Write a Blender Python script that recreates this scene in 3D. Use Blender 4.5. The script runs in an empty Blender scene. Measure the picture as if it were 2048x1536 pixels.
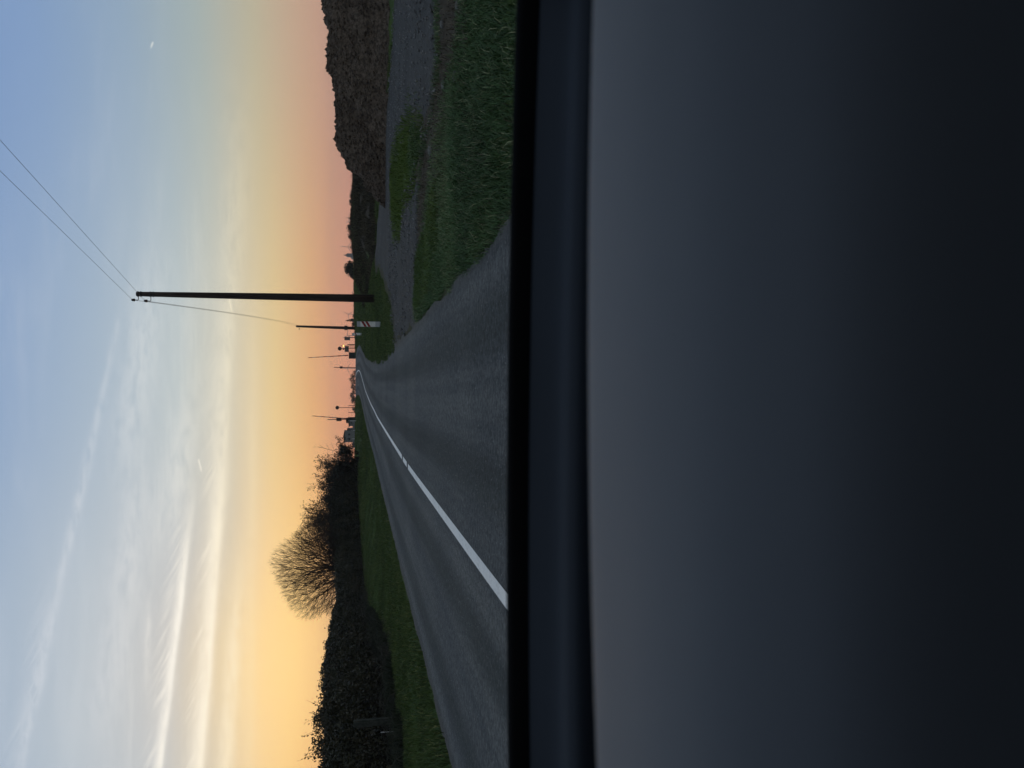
import bpy, math, random
import numpy as np
from mathutils import Vector, Matrix
R = math.radians
random.seed(7); rng = np.random.default_rng(7)
S = bpy.context.scene
C = S.collection

# ------------------------------------------------------------------ camera
EYE = 1.25                      # phone held over the dashboard of a car
F = 1538.0                      # focal length in pixels of the 2048 x 1536 frame
PITCH = math.atan((1024 - 712) / F)
cp, sp = math.cos(PITCH), math.sin(PITCH)
cam_d = bpy.data.cameras.new('camera'); cam = bpy.data.objects.new('camera', cam_d); C.objects.link(cam)
cam_d.sensor_width = 36; cam_d.lens = F / 2048 * 36
cam_d.clip_start = 0.02; cam_d.clip_end = 30000
cam_d.dof.use_dof = True; cam_d.dof.focus_distance = 60; cam_d.dof.aperture_fstop = 4.2
cam.matrix_world = Matrix(((0, 1, 0, 0), (-sp, 0, -cp, 0), (-cp, 0, sp, EYE), (0, 0, 0, 1)))   # phone held on its side
S.camera = cam
S.view_settings.view_transform = 'Standard'; S.view_settings.look = 'None'
S.view_settings.exposure = 0.0; S.view_settings.gamma = 1
S.render.engine = 'CYCLES'
S.cycles.use_denoising = True; S.cycles.use_adaptive_sampling = True; S.cycles.adaptive_threshold = 0.02
S.cycles.max_bounces = 5; S.cycles.transparent_max_bounces = 12; S.cycles.volume_bounces = 1
S.cycles.diffuse_bounces = 2; S.cycles.glossy_bounces = 2

def lin(c):
    return tuple((v / 12.92 if v <= 0.04045 else ((v + 0.055) / 1.055) ** 2.4) for v in (x / 255 for x in c)) + (1,)
def ray(v, y):
    """direction (right, up) per metre forward for a point of the photograph (v down from the sky side, y across)"""
    xr, yd = (768 - y) / F, (v - 1024) / F
    f = cp - sp * yd
    return xr / f, (-sp - cp * yd) / f
def at(v, y, D):
    a, b = ray(v, y)
    return Vector((a * D, D, EYE + b * D))

# ------------------------------------------------------------------ world: dusk sky
SUN_AZ, SUN_EL = -19.0, 1.5
W = bpy.data.worlds.new('World'); S.world = W; W.use_nodes = True
nt = W.node_tree; nt.nodes.clear()
class G:
    """tiny node-graph helper"""
    def __init__(s, tree): s.t = tree
    def n(s, kind, **kw):
        x = s.t.nodes.new(kind)
        for k, v in kw.items(): setattr(x, k, v)
        return x
    def put(s, sock, v):
        if hasattr(v, 'is_linked') or isinstance(v, bpy.types.NodeSocket): s.t.links.new(v, sock)
        else: sock.default_value = v
    def m(s, op, a, b=None, c=None, clamp=False):
        x = s.n('ShaderNodeMath', operation=op); x.use_clamp = clamp
        for i, v in enumerate((a, b, c)):
            if v is not None: s.put(x.inputs[i], v)
        return x.outputs[0]
    def mr(s, v, a, b, c=0.0, d=1.0, smooth=True):
        x = s.n('ShaderNodeMapRange', interpolation_type='SMOOTHSTEP' if smooth else 'LINEAR')
        s.put(x.inputs[0], v)
        for i, k in enumerate((a, b, c, d)): s.put(x.inputs[1 + i], k)
        return x.outputs[0]
    def mix(s, f, a, b, blend='MIX'):
        x = s.n('ShaderNodeMix', data_type='RGBA', blend_type=blend)
        s.put(x.inputs[0], f); s.put(x.inputs[6], a); s.put(x.inputs[7], b)
        return x.outputs[2]
    def xyz(s, a, b, c=0.0):
        x = s.n('ShaderNodeCombineXYZ')
        for i, v in enumerate((a, b, c)): s.put(x.inputs[i], v)
        return x.outputs[0]
    def noise(s, vec, scale, detail=4, rough=0.5, dist=0.0):
        x = s.n('ShaderNodeTexNoise'); 
        if vec is not None: s.put(x.inputs['Vector'], vec)
        x.inputs['Scale'].default_value = scale; x.inputs['Detail'].default_value = detail
        x.inputs['Roughness'].default_value = rough; x.inputs['Distortion'].default_value = dist
        return x.outputs['Fac']
    def ramp(s, f, stops, interp='LINEAR'):
        x = s.n('ShaderNodeValToRGB'); cr = x.color_ramp; cr.interpolation = interp
        while len(cr.elements) < len(stops): cr.elements.new(0.5)
        for e, (p, c) in zip(cr.elements, stops): e.position = p
        for e, (p, c) in zip(cr.elements, stops): e.color = c
        s.put(x.inputs[0], f)
        return x.outputs[0]
g = G(nt)
tc = g.n('ShaderNodeTexCoord').outputs['Generated']
sep = g.n('ShaderNodeSeparateXYZ'); g.put(sep.inputs[0], tc)
dx, dy, dz = sep.outputs
el = g.m('MULTIPLY', g.m('ARCSINE', dz), 180 / math.pi)
hl = g.m('SQRT', g.m('ADD', g.m('MULTIPLY', dx, dx), g.m('MULTIPLY', dy, dy)))
sx, sy = math.sin(R(SUN_AZ)), math.cos(R(SUN_AZ))
ca = g.m('DIVIDE', g.m('ADD', g.m('MULTIPLY', dx, sx), g.m('MULTIPLY', dy, sy)), g.m('MAXIMUM', hl, 1e-4))
az = g.m('MULTIPLY', g.m('ARCCOSINE', g.m('MINIMUM', g.m('MAXIMUM', ca, -1.0), 1.0)), 180 / math.pi)
pos = g.m('DIVIDE', el, 90.0, clamp=True)
def stops(l): return [(e / 90, lin(c)) for e, c in l]
k_sun = g.ramp(pos, stops([(0, (240, 150, 95)), (2, (250, 190, 120)), (4, (255, 214, 140)), (6, (247, 214, 160)), (8.5, (212, 204, 184)), (12, (191, 198, 203)), (17, (184, 196, 206)), (23, (157, 177, 200)), (40, (143, 157, 171)), (90, (135, 147, 153))]))
k_mid = g.ramp(pos, stops([(0, (248, 162, 122)), (1.2, (250, 171, 124)), (3.2, (241, 184, 126)), (5.6, (237, 207, 150)), (9, (213, 208, 190)), (12, (192, 202, 204)), (17, (166, 184, 202)), (22, (144, 168, 200)), (40, (139, 154, 171)), (90, (135, 147, 153))]))
k_far = g.ramp(pos, stops([(0, (220, 160, 142)), (1.5, (218, 164, 139)), (3.5, (207, 170, 144)), (6.5, (191, 182, 157)), (10, (165, 178, 178)), (14, (145, 167, 190)), (19, (128, 156, 196)), (24, (118, 148, 196)), (40, (133, 149, 171)), (90, (135, 147, 153))]))
k_back = g.ramp(pos, stops([(0, (148, 142, 140)), (5, (158, 152, 150)), (12, (150, 152, 157)), (30, (140, 150, 161)), (90, (135, 147, 153))]))
col = g.mix(g.mr(az, 2.0, 21.0), k_sun, k_mid)
col = g.mix(g.mr(az, 17.0, 47.0), col, k_far)
col = g.mix(g.mr(az, 45.0, 160.0), col, k_back)
# a little of the physical sky
sky = g.n('ShaderNodeTexSky', sky_type='NISHITA', sun_disc=False)
sky.sun_elevation = R(SUN_EL); sky.sun_rotation = R(SUN_AZ); sky.dust_density = 2.0
nis = g.n('ShaderNodeVectorMath', operation='SCALE'); g.put(nis.inputs[0], sky.outputs[0]); nis.inputs['Scale'].default_value = 0.012
# glow round the sun just below the hedge top
sun_dir = Vector((sx * math.cos(R(4)), sy * math.cos(R(4)), math.sin(R(4))))
sd = g.m('ADD', g.m('ADD', g.m('MULTIPLY', dx, sun_dir.x), g.m('MULTIPLY', dy, sun_dir.y)), g.m('MULTIPLY', dz, sun_dir.z))
dist = g.m('MULTIPLY', g.m('ARCCOSINE', g.m('MINIMUM', sd, 1.0)), 180 / math.pi)
glow = g.m('POWER', 2.718, g.m('MULTIPLY', g.m('MULTIPLY', g.m('DIVIDE', dist, 6.0), g.m('DIVIDE', dist, 6.0)), -1.0))
col = g.mix(g.m('MULTIPLY', glow, 0.6), col, lin((255, 226, 158)))
# high cloud: thin cirrus everywhere plus old and new contrails, straight lines across the western sky
pl = g.m('ADD', g.m('MAXIMUM', dz, 0.0), 0.06)
px, py = g.m('DIVIDE', dx, pl), g.m('DIVIDE', dy, pl)
ci1 = g.noise(g.xyz(g.m('MULTIPLY', px, 1.0), g.m('MULTIPLY', py, 2.3)), 0.9, 4, 0.62, 0.6)
ci2 = g.noise(g.xyz(g.m('ADD', px, g.m('MULTIPLY', py, 0.35)), g.m('MULTIPLY', py, 3.6)), 2.3, 4, 0.6, 0.4)
cir = g.m('MULTIPLY', g.mr(ci1, 0.42, 0.72), g.mr(ci2, 0.3, 0.75))
cir = g.m('MULTIPLY', cir, g.m('MULTIPLY', g.mr(el, 7.0, 11.0), g.mr(az, 10.0, 58.0, 1.0, 0.0)))
cloud_c = g.ramp(pos, stops([(0, (255, 205, 135)), (5, (252, 222, 160)), (8, (253, 241, 210)), (11, (252, 249, 238)), (16, (220, 224, 229)), (24, (205, 213, 226)), (60, (170, 185, 215))]))
col = g.mix(g.m('MULTIPLY', cir, 0.26), col, cloud_c)
qx = g.m('DIVIDE', dx, g.m('MAXIMUM', dy, 0.05)); qy = g.m('DIVIDE', dz, g.m('MAXIMUM', dy, 0.05))
front = g.mr(dy, 0.1, 0.3)
# ragged texture shared by all the trails: cross-wind strands, soft blobs, a slow meander
sa = g.m('SUBTRACT', g.m('MULTIPLY', qy, 0.45), g.m('MULTIPLY', qx, 0.89)); sb = g.m('ADD', g.m('MULTIPLY', qx, 0.45), g.m('MULTIPLY', qy, 0.89))
strand = g.noise(g.xyz(g.m('MULTIPLY', sa, 13.0), g.m('MULTIPLY', sb, 190.0)), 1.0, 3, 0.6)
blob = g.noise(g.xyz(g.m('MULTIPLY', qx, 30.0), g.m('MULTIPLY', qy, 90.0)), 1.0, 3, 0.6)
mean = g.m('SUBTRACT', g.noise(g.xyz(g.m('MULTIPLY', qx, 6.0), g.m('MULTIPLY', qy, 3.0)), 1.0, 2), 0.5)
def contrail(p0, p1, w, strength, fade0, fade1, feather=0.0, wob=0.0, ext0=0.0, ext1=0.0, lo=0.25):
    """a straight cloud band between two directions, ragged towards its upper side"""
    global col
    a, b = Vector(ray(*p0)), Vector(ray(*p1)); L = (b - a).length; d = (b - a) / L; nrm = Vector((-d.y, d.x))
    if nrm.y < 0: nrm = -nrm
    t = g.m('ADD', g.m('MULTIPLY_ADD', qx, d.x, -a.dot(d)), g.m('MULTIPLY', qy, d.y))
    n = g.m('ADD', g.m('MULTIPLY_ADD', qx, nrm.x, -a.dot(nrm)), g.m('MULTIPLY', qy, nrm.y))
    if wob: n = g.m('MULTIPLY_ADD', mean, wob, n)
    e = g.m('MAXIMUM', g.m('DIVIDE', n, w), g.m('DIVIDE', n, -w * (.45 if feather else 1.0)))
    a_ = g.m('POWER', 2.718, g.m('MULTIPLY', g.m('MULTIPLY', e, e), -1.0))
    if lo > -0.5: a_ = g.m('MULTIPLY', a_, g.mr(blob, lo, 0.62))
    if feather:
        fe = g.m('MULTIPLY', g.mr(n, w * .4, feather, 1.0, 0.0), g.mr(n, -w * 1.2, w * .4))
        a_ = g.m('MAXIMUM', a_, g.m('MULTIPLY', fe, g.mr(strand, 0.42, 0.68, .1, .78)))
    a_ = g.m('MULTIPLY', a_, g.m('MULTIPLY', g.mr(t, -ext0 - fade0, -ext0 + fade0), g.mr(t, L + ext1 - fade1, L + ext1 + fade1, 1.0, 0.0)))
    col = g.mix(g.m('MULTIPLY', g.m('MULTIPLY', a_, front), strength), col, cloud_c)
contrail((322, 1536), (377, 1060), 0.0078, 1.0, 0.1, 0.08, feather=0.028, wob=0.008, ext0=0.35, lo=-0.25)
contrail((402, 1536), (440, 1000), 0.0115, 1.0, 0.1, 0.08, feather=0.028, wob=0.008, ext0=0.35, ext1=0.03, lo=-0.3)
contrail((440, 1020), (462, 620), 0.014, 0.55, 0.08, 0.12, feather=0.03, wob=0.012, lo=0.15)
contrail((462, 640), (480, 250), 0.02, 0.22, 0.1, 0.15, wob=0.02)
contrail((452, 1536), (476, 1180), 0.010, 0.75, 0.1, 0.12, wob=0.004, ext0=0.35, lo=0.1)
contrail((500, 1536), (508, 700), 0.008, 0.3, 0.1, 0.2, wob=0.004, ext0=0.2, lo=0.0)
contrail((60, 1460), (112, 1200), 0.012, 0.5, 0.06, 0.05, feather=0.03, wob=0.012, ext0=0.05)
contrail((112, 1200), (190, 860), 0.0055, 0.45, 0.04, 0.05, wob=0.004)
contrail((190, 860), (236, 640), 0.0042, 0.3, 0.04, 0.04, wob=0.004)
contrail((294, 1360), (298, 1215), 0.004, 0.4, 0.05, 0.03, wob=0.003)
contrail((250, 930), (300, 560), 0.02, 0.35, 0.08, 0.1, wob=0.03)
contrail((330, 1060), (385, 800), 0.016, 0.35, 0.06, 0.08, wob=0.02)
contrail((240, 1180), (270, 960), 0.018, 0.35, 0.05, 0.08, wob=0.03)
contrail((205, 1460), (250, 1170), 0.022, 0.3, 0.05, 0.08, wob=0.03)
for p0, p1 in (((397, 919), (403, 942)), ((459, 598), (463, 622)), ((306, 84), (302, 95))):      # short new trails of three aircraft
    contrail(p0, p1, 0.0011, 0.6, 0.002, 0.003, lo=-0.6)
tot = g.n('ShaderNodeVectorMath', operation='ADD'); g.put(tot.inputs[0], col); g.put(tot.inputs[1], nis.outputs[0])
bg = g.n('ShaderNodeBackground'); g.put(bg.inputs[0], tot.outputs[0]); bg.inputs[1].default_value = 1.0
g.t.links.new(bg.outputs[0], g.n('ShaderNodeOutputWorld').inputs[0])
W.cycles.sampling_method = 'MANUAL'; W.cycles.sample_map_resolution = 512

# the last of the sun, low behind the hedge
sl = bpy.data.lights.new('sun', 'SUN'); sl.energy = 0.12; sl.angle = R(8); sl.color = (1.0, 0.62, 0.34)
so = bpy.data.objects.new('sun', sl); C.objects.link(so)
so.rotation_euler = (-Vector((sx * math.cos(R(SUN_EL)), sy * math.cos(R(SUN_EL)), math.sin(R(SUN_EL))))).to_track_quat('-Z', 'Y').to_euler()
so.location = (-40, 100, 60)

# ------------------------------------------------------------------ helpers
def mat(name, base, rough=0.8, spec=0.3, build=None, metallic=0.0, emit=None, emit_s=1.0):
    m = bpy.data.materials.new(name); m.use_nodes = True
    q = G(m.node_tree); b = m.node_tree.nodes['Principled BSDF']
    b.inputs['Base Color'].default_value = tuple(base) + (1,) if len(base) == 3 else base
    b.inputs['Roughness'].default_value = rough; b.inputs['Specular IOR Level'].default_value = spec
    b.inputs['Metallic'].default_value = metallic
    if emit: b.inputs['Emission Color'].default_value = tuple(emit) + (1,); b.inputs['Emission Strength'].default_value = emit_s
    if build: build(q, b)
    return m
def c3(*c): return tuple(c) + (1,)
def objco(q): return q.n('ShaderNodeTexCoord').outputs['Object']
def bump(q, b, h, s, d=0.02):
    x = q.n('ShaderNodeBump'); x.inputs['Strength'].default_value = s; x.inputs['Distance'].default_value = d
    q.put(x.inputs['Height'], h); q.put(b.inputs['Normal'], x.outputs[0])
def speckle(ca_, cb, scale=8.0, detail=6, bs=0.0, lo=0.35, hi=0.65):
    def f(q, b):
        n = q.noise(objco(q), scale, detail, 0.6)
        q.put(b.inputs['Base Color'], q.mix(q.mr(n, lo, hi), c3(*ca_), c3(*cb)))
        if bs: bump(q, b, n, bs)
    return f
def tinted(ca_, cb, cc):
    """colour picked by a per-vertex tint carried by leaves and blades"""
    def f(q, b):
        a = q.n('ShaderNodeAttribute'); a.attribute_name = 'tint'
        q.put(b.inputs['Base Color'], q.ramp(a.outputs['Fac'], [(0.0, c3(*ca_)), (0.6, c3(*cb)), (1.0, c3(*cc))]))
    return f

def link(o, parent=None):
    C.objects.link(o)
    if parent is not None: o.parent = parent
    return o
def tag(o, label, cat, group=None, kind=None):
    if label: o['label'] = label
    if cat: o['category'] = cat
    if group: o['group'] = group
    if kind: o['kind'] = kind
    return o
def thing(name, label, cat, loc=(0, 0, 0), rz=0.0, group=None):
    o = bpy.data.objects.new(name, None); o.empty_display_size = 0.2; C.objects.link(o)
    o.location = loc; o.rotation_euler = (0, 0, rz)
    return tag(o, label, cat, group)
class MB:
    """collects plain shapes into one mesh"""
    def __init__(s): s.v = []; s.f = []
    def add(s, vs, fs):
        k = len(s.v); s.v += [tuple(p) for p in vs]; s.f += [tuple(i + k for i in f) for f in fs]; return s
    def box(s, c, d, rot=None, taper=1.0):
        x, y, z = d[0] / 2, d[1] / 2, d[2] / 2
        vs = [Vector((a * x * (taper if e > 0 else 1), b_ * y * (taper if e > 0 else 1), e * z)) for e in (-1, 1) for a, b_ in ((-1, -1), (1, -1), (1, 1), (-1, 1))]
        if rot is not None: vs = [rot @ p for p in vs]
        c = Vector(c)
        return s.add([p + c for p in vs], [(0, 3, 2, 1), (4, 5, 6, 7), (0, 1, 5, 4), (1, 2, 6, 5), (2, 3, 7, 6), (3, 0, 4, 7)])
    def tube(s, pts, rads, n=8, cap=True):
        pts = [Vector(p) for p in pts]
        if not hasattr(rads, '__len__'): rads = [rads] * len(pts)
        k = len(s.v); up = None
        for i, p in enumerate(pts):
            d = (pts[min(i + 1, len(pts) - 1)] - pts[max(i - 1, 0)]).normalized()
            if up is None: up = d.orthogonal().normalized()
            a = (up - d * up.dot(d)).normalized(); up = a; b_ = d.cross(a)
            for j in range(n):
                t = 2 * math.pi * j / n
                s.v.append(tuple(p + (a * math.cos(t) + b_ * math.sin(t)) * rads[i]))
        for i in range(len(pts) - 1):
            for j in range(n):
                s.f.append((k + i * n + j, k + i * n + (j + 1) % n, k + (i + 1) * n + (j + 1) % n, k + (i + 1) * n + j))
        if cap:
            s.f.append(tuple(k + j for j in reversed(range(n)))); s.f.append(tuple(k + (len(pts) - 1) * n + j for j in range(n)))
        return s
    def prism(s, prof, y0, y1, frame=None):
        """outline in x,z swept along y"""
        n = len(prof)
        vs = [(x, y0, z) for x, z in prof] + [(x, y1, z) for x, z in prof]
        if frame is not None: vs = [tuple(frame @ Vector(p)) for p in vs]
        return s.add(vs, [tuple(range(n)), tuple(range(2 * n - 1, n - 1, -1))] + [(i, i + n, (i + 1) % n + n, (i + 1) % n) for i in range(n)])
    def build(s, name, m, parent=None, smooth=False, bevel=0.0):
        me = bpy.data.meshes.new(name); me.from_pydata(s.v, [], s.f); me.update()
        me.materials.append(m)
        if smooth: me.polygons.foreach_set('use_smooth', [True] * len(me.polygons))
        o = link(bpy.data.objects.new(name, me), parent)
        if bevel:
            bv = o.modifiers.new('bevel', 'BEVEL'); bv.width = bevel; bv.segments = 2; bv.limit_method = 'ANGLE'
        return o
def raw(name, co, tris, m, parent=None, tint=None, smooth=False, uv=None):
    """mesh from numpy arrays (triangles or quads)"""
    co = np.asarray(co, np.float32).reshape(-1, 3); tris = np.asarray(tris, np.int32); k = tris.shape[1]
    me = bpy.data.meshes.new(name)
    me.vertices.add(len(co)); me.vertices.foreach_set('co', co.ravel())
    me.loops.add(tris.size); me.loops.foreach_set('vertex_index', tris.ravel())
    me.polygons.add(len(tris)); me.polygons.foreach_set('loop_start', np.arange(0, tris.size, k, dtype=np.int32))
    if smooth: me.polygons.foreach_set('use_smooth', np.ones(len(tris), bool))
    if tint is not None:
        a = me.attributes.new('tint', 'FLOAT', 'POINT'); a.data.foreach_set('value', np.asarray(tint, np.float32))
    if uv is not None:
        l = me.uv_layers.new(name='UVMap'); l.data.foreach_set('uv', np.asarray(uv, np.float32)[tris.ravel()].ravel())
    me.update(calc_edges=True); me.validate()
    me.materials.append(m)
    return link(bpy.data.objects.new(name, me), parent)
def vnoise(x, y, s, seed=0):
    """smooth value noise in plain numpy, 0..1"""
    x = np.asarray(x, float) / s; y = np.asarray(y, float) / s
    xi, yi = np.floor(x).astype(np.int64), np.floor(y).astype(np.int64); fx, fy = x - xi, y - yi
    fx, fy = fx * fx * (3 - 2 * fx), fy * fy * (3 - 2 * fy)
    def h(a, b):
        k = (a * 374761393 + b * 668265263 + seed * 1274126177) & 0xffffffff
        k = ((k ^ (k >> 13)) * 1274126177) & 0xffffffff
        return ((k ^ (k >> 16)) & 0xffff) / 65535.0
    return (h(xi, yi) * (1 - fx) + h(xi + 1, yi) * fx) * (1 - fy) + (h(xi, yi + 1) * (1 - fx) + h(xi + 1, yi + 1) * fx) * fy
def smooth(e0, e1, x):
    t = np.clip((np.asarray(x, float) - e0) / (e1 - e0), 0, 1); return t * t * (3 - 2 * t)

# ------------------------------------------------------------------ the lie of the land
_RY = np.array([-200, 0, 6, 18, 30, 45, 58, 66, 75, 81, 86, 90, 95, 101, 107, 113, 122, 135, 150, 170, 200.])
_RX = np.array([-1.5, -1.6, -1.74, -1.92, -1.92, -1.88, -1.55, -1.2, -.65, -.05, .5, .98, 1.5, 1.8, 1.72, 1.4, .9, .0, -2.0, -6, -14.])
_ZY = np.array([-200, 45, 52, 58, 66, 75, 81, 86, 90, 95, 101, 107, 113, 122, 132, 150, 170, 400.])
_ZZ = np.array([0, 0, .02, .08, .16, .30, .40, .50, .59, .71, .85, 1.03, 1.19, 1.27, 1.27, .4, 0, 0.])
_YD = np.linspace(-200, 400, 2401)
_kern = np.exp(-np.linspace(-2.2, 2.2, 49) ** 2); _kern /= _kern.sum()
def _sm(y, x):
    d = np.interp(_YD, y, x); return np.convolve(np.pad(d, 24, mode='edge'), _kern, 'valid')
_XD, _ZD = _sm(_RY, _RX), _sm(_ZY, _ZZ)
def road_x(y): return np.interp(y, _YD, _XD)
HALF = 3.18
def base_z(x, y):
    x = np.asarray(x, float); y = np.asarray(y, float)
    z = np.interp(y, _YD, _ZD)
    off = x - road_x(y)
    z = z + 0.38 * np.exp(-((x - 5.4) / 2.2) ** 2 - ((y - 42) / 5.0) ** 2)                    # knoll under the pole
    z = z + 0.16 * smooth(5, 9, off) * smooth(95, 112, y) * (1 - smooth(132, 160, y))           # railway bank
    z = z + (.72 + .4 * smooth(9, 17, x)) * smooth(49, 62, y) * (1 - smooth(74, 110, y)) * smooth(8.0, 10.5, x) * (1 - smooth(55, 80, x))   # rough bank right
    z = z + (vnoise(x, y, 5.0, 81) - .6) * .6 * smooth(52, 62, y) * (1 - smooth(74, 100, y)) * smooth(9, 12, x) * (1 - smooth(55, 80, x))
    z = z + 0.5 * smooth(-6.5, -10, off) * smooth(28, 45, y) * (1 - smooth(90, 120, y))         # bank under the hedge
    return z
# yard / side track polygons on the ground (metres)
def gp(v, y):
    a, b = ray(v, y); D = -EYE / b
    return (a * D, D)
YARD = [(1.0, 16.0), gp(832, 600), gp(836, 520), gp(838, 420), gp(842, 290), gp(862, 220), gp(878, 130), gp(872, 40), (9, 11.2), (30, 11.5),
        (34, 26), gp(789, 0), gp(784, 110), gp(775, 200), gp(771, 330), gp(762, 380), gp(752, 480), (9.2, 46), (7.8, 47), gp(770, 560), gp(783, 600), gp(787, 660), (1.0, 24.2)]
ISLE = [gp(798, 290), gp(826, 240), gp(846, 262), gp(838, 320), gp(826, 365), gp(808, 400), gp(800, 466), gp(789, 455), gp(785, 380), gp(788, 320)]
DIRT = [(1.15, 15.9), (1.9, 15.6), gp(843, 520), gp(862, 450), gp(882, 330), gp(902, 230), gp(928, 120), gp(938, 0), (6, 8), (30, 8.0),
        (30, 12.2), gp(868, 40), gp(874, 130), gp(858, 220), gp(838, 290), gp(832, 420), gp(830, 520), gp(826, 620), (1.15, 16.6)]
def poly_d(poly, x, y):
    """signed distance to a polygon, negative inside"""
    x = np.asarray(x, float); y = np.asarray(y, float); P = np.array(poly)
    d = np.full(x.shape, 1e9); ins = np.zeros(x.shape, bool)
    for i in range(len(P)):
        a, b = P[i], P[(i + 1) % len(P)]; e = b - a
        t = np.clip(((x - a[0]) * e[0] + (y - a[1]) * e[1]) / (e @ e), 0, 1)
        d = np.minimum(d, np.hypot(x - a[0] - t * e[0], y - a[1] - t * e[1]))
        c = (a[1] > y) != (b[1] > y)
        with np.errstate(divide='ignore', invalid='ignore'):
            xi = a[0] + (y - a[1]) * e[0] / e[1] if e[1] else np.full(x.shape, -1e9)
        ins ^= c & (x < xi)
    return np.where(ins, -d, d)
def wob(x, y): return (vnoise(x, y, 1.3, 3) - .5) * 0.9 + (vnoise(x, y, .4, 5) - .5) * 0.4
def yard_d(x, y): return np.maximum(poly_d(YARD, x, y), -(poly_d(ISLE, x, y) + wob(x, y) * .5)) + wob(x, y) * .7
def dirt_d(x, y): return poly_d(DIRT, x, y) + wob(x, y) - .25
def gz(x, y):
    x = np.asarray(x, float); y = np.asarray(y, float)
    z = base_z(x, y)
    off = np.abs(x - road_x(y)); free = smooth(HALF + .1, HALF + 1.0, off)
    near = (y > -5) & (y < 60) & (x > 0) & (x < 36)
    yd = np.full(x.shape, 5.0)
    if near.any(): yd[near] = yard_d(x[near], y[near])
    free = free * smooth(0.0, .8, yd)
    z = z + free * ((vnoise(x, y, 1.7, 1) - .5) * .16 + (vnoise(x, y, .6, 2) - .5) * .06 + .02)
    return z
def z1(x, y): return float(gz(np.array([x]), np.array([y]))[0])

# ------------------------------------------------------------------ materials of the ground
def m_ground(q, b):
    co = objco(q)
    n1 = q.noise(co, 0.55, 5, 0.6); n2 = q.noise(co, 3.5, 6, 0.65); n3 = q.noise(co, 40, 4, 0.6)
    a = q.n('ShaderNodeAttribute'); a.attribute_name = 'tint'
    grass = q.mix(q.mr(n1, .35, .65), c3(.046, .086, .020), c3(.078, .122, .028))
    soil = q.mix(q.mr(n2, .35, .65), c3(.060, .049, .036), c3(.105, .088, .066))
    c = q.mix(q.mr(q.m('ADD', a.outputs['Fac'], q.m('MULTIPLY', q.m('SUBTRACT', n2, .5), .9)), .3, .7), grass, soil)
    q.put(b.inputs['Base Color'], q.mix(q.mr(n3, .2, .8), q.mix(1.0, c, c3(.6, .6, .6), 'MULTIPLY'), c))
    bump(q, b, n3, .6, .03)
M_ground = mat('ground', (.04, .07, .02), .95, .1, m_ground)
def m_road(q, b):
    uv = q.n('ShaderNodeUVMap').outputs[0]; sp_ = q.n('ShaderNodeSeparateXYZ'); q.put(sp_.inputs[0], uv); u, v = sp_.outputs[0], sp_.outputs[1]
    co = objco(q)
    ww = q.m('ADD', u, q.m('MULTIPLY', q.m('SUBTRACT', q.noise(q.xyz(0.0, q.m('MULTIPLY', v, .05)), 1.0, 3), .5), .35))
    # polished wheel tracks in both lanes
    d = q.m('ABSOLUTE', q.m('SUBTRACT', q.m('ABSOLUTE', ww), 1.55))
    tr = q.mr(q.m('ABSOLUTE', q.m('SUBTRACT', d, .74)), .08, .44, 1.0, 0.0)
    st = q.noise(q.xyz(q.m('MULTIPLY', u, 2.2), q.m('MULTIPLY', v, .045)), 1.0, 6, .6)
    big = q.noise(co, .25, 4, .55); fine = q.noise(co, 15, 6, .85); grit = q.noise(co, 60, 2, .6)
    vo = q.n('ShaderNodeTexVoronoi'); vo.inputs['Scale'].default_value = 24; q.put(vo.inputs['Vector'], co)
    chip = q.mr(vo.outputs['Distance'], .12, .3, 1.0, 0.0)
    c = q.mix(tr, c3(.116, .120, .118), c3(.052, .060, .060))
    c = q.mix(q.mr(st, .3, .7), q.mix(1.0, c, c3(.74, .76, .8), 'MULTIPLY'), q.mix(1.0, c, c3(1.22, 1.19, 1.17), 'MULTIPLY'))
    c = q.mix(q.mr(big, .35, .65), c, q.mix(1.0, c, c3(.8, .82, .85), 'MULTIPLY'))
    c = q.mix(q.mr(fine, .41, .59), q.mix(1.0, c, c3(.62, .63, .64), 'MULTIPLY'), q.mix(1.0, c, c3(1.3, 1.3, 1.3), 'MULTIPLY'))
    c = q.mix(q.m('MULTIPLY', chip, q.mr(grit, .5, .65)), c, c3(.34, .34, .33))
    edge = q.mr(q.m('ADD', q.m('ABSOLUTE', u), q.m('MULTIPLY', q.m('SUBTRACT', fine, .5), .4)), 2.85, 3.2)
    c = q.mix(q.m('MULTIPLY', edge, .6), c, c3(.10, .09, .075))
    q.put(b.inputs['Base Color'], c)
    q.put(b.inputs['Roughness'], q.mr(tr, 0.0, 1.0, .92, .8))
    bump(q, b, q.m('ADD', fine, q.m('MULTIPLY', chip, .6)), .5, .012)
M_road = mat('asphalt', (.09, .09, .09), .7, .1, m_road)
def m_paint(q, b):
    n = q.noise(objco(q), 30, 5, .7); n2 = q.noise(objco(q), 3.0, 3, .6)
    wear = q.noise(objco(q), 11, 6, .8)
    pc = q.mix(q.mr(q.m('ADD', n, q.m('MULTIPLY', n2, .5)), .72, 1.05), c3(.82, .82, .80), c3(.5, .5, .49))
    q.put(b.inputs['Base Color'], q.mix(q.mr(wear, .60, .70), pc, c3(.10, .10, .10)))
    bump(q, b, n, .3, .01)
M_paint = mat('road_paint', (.8, .8, .8), .55, .4, m_paint)
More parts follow.
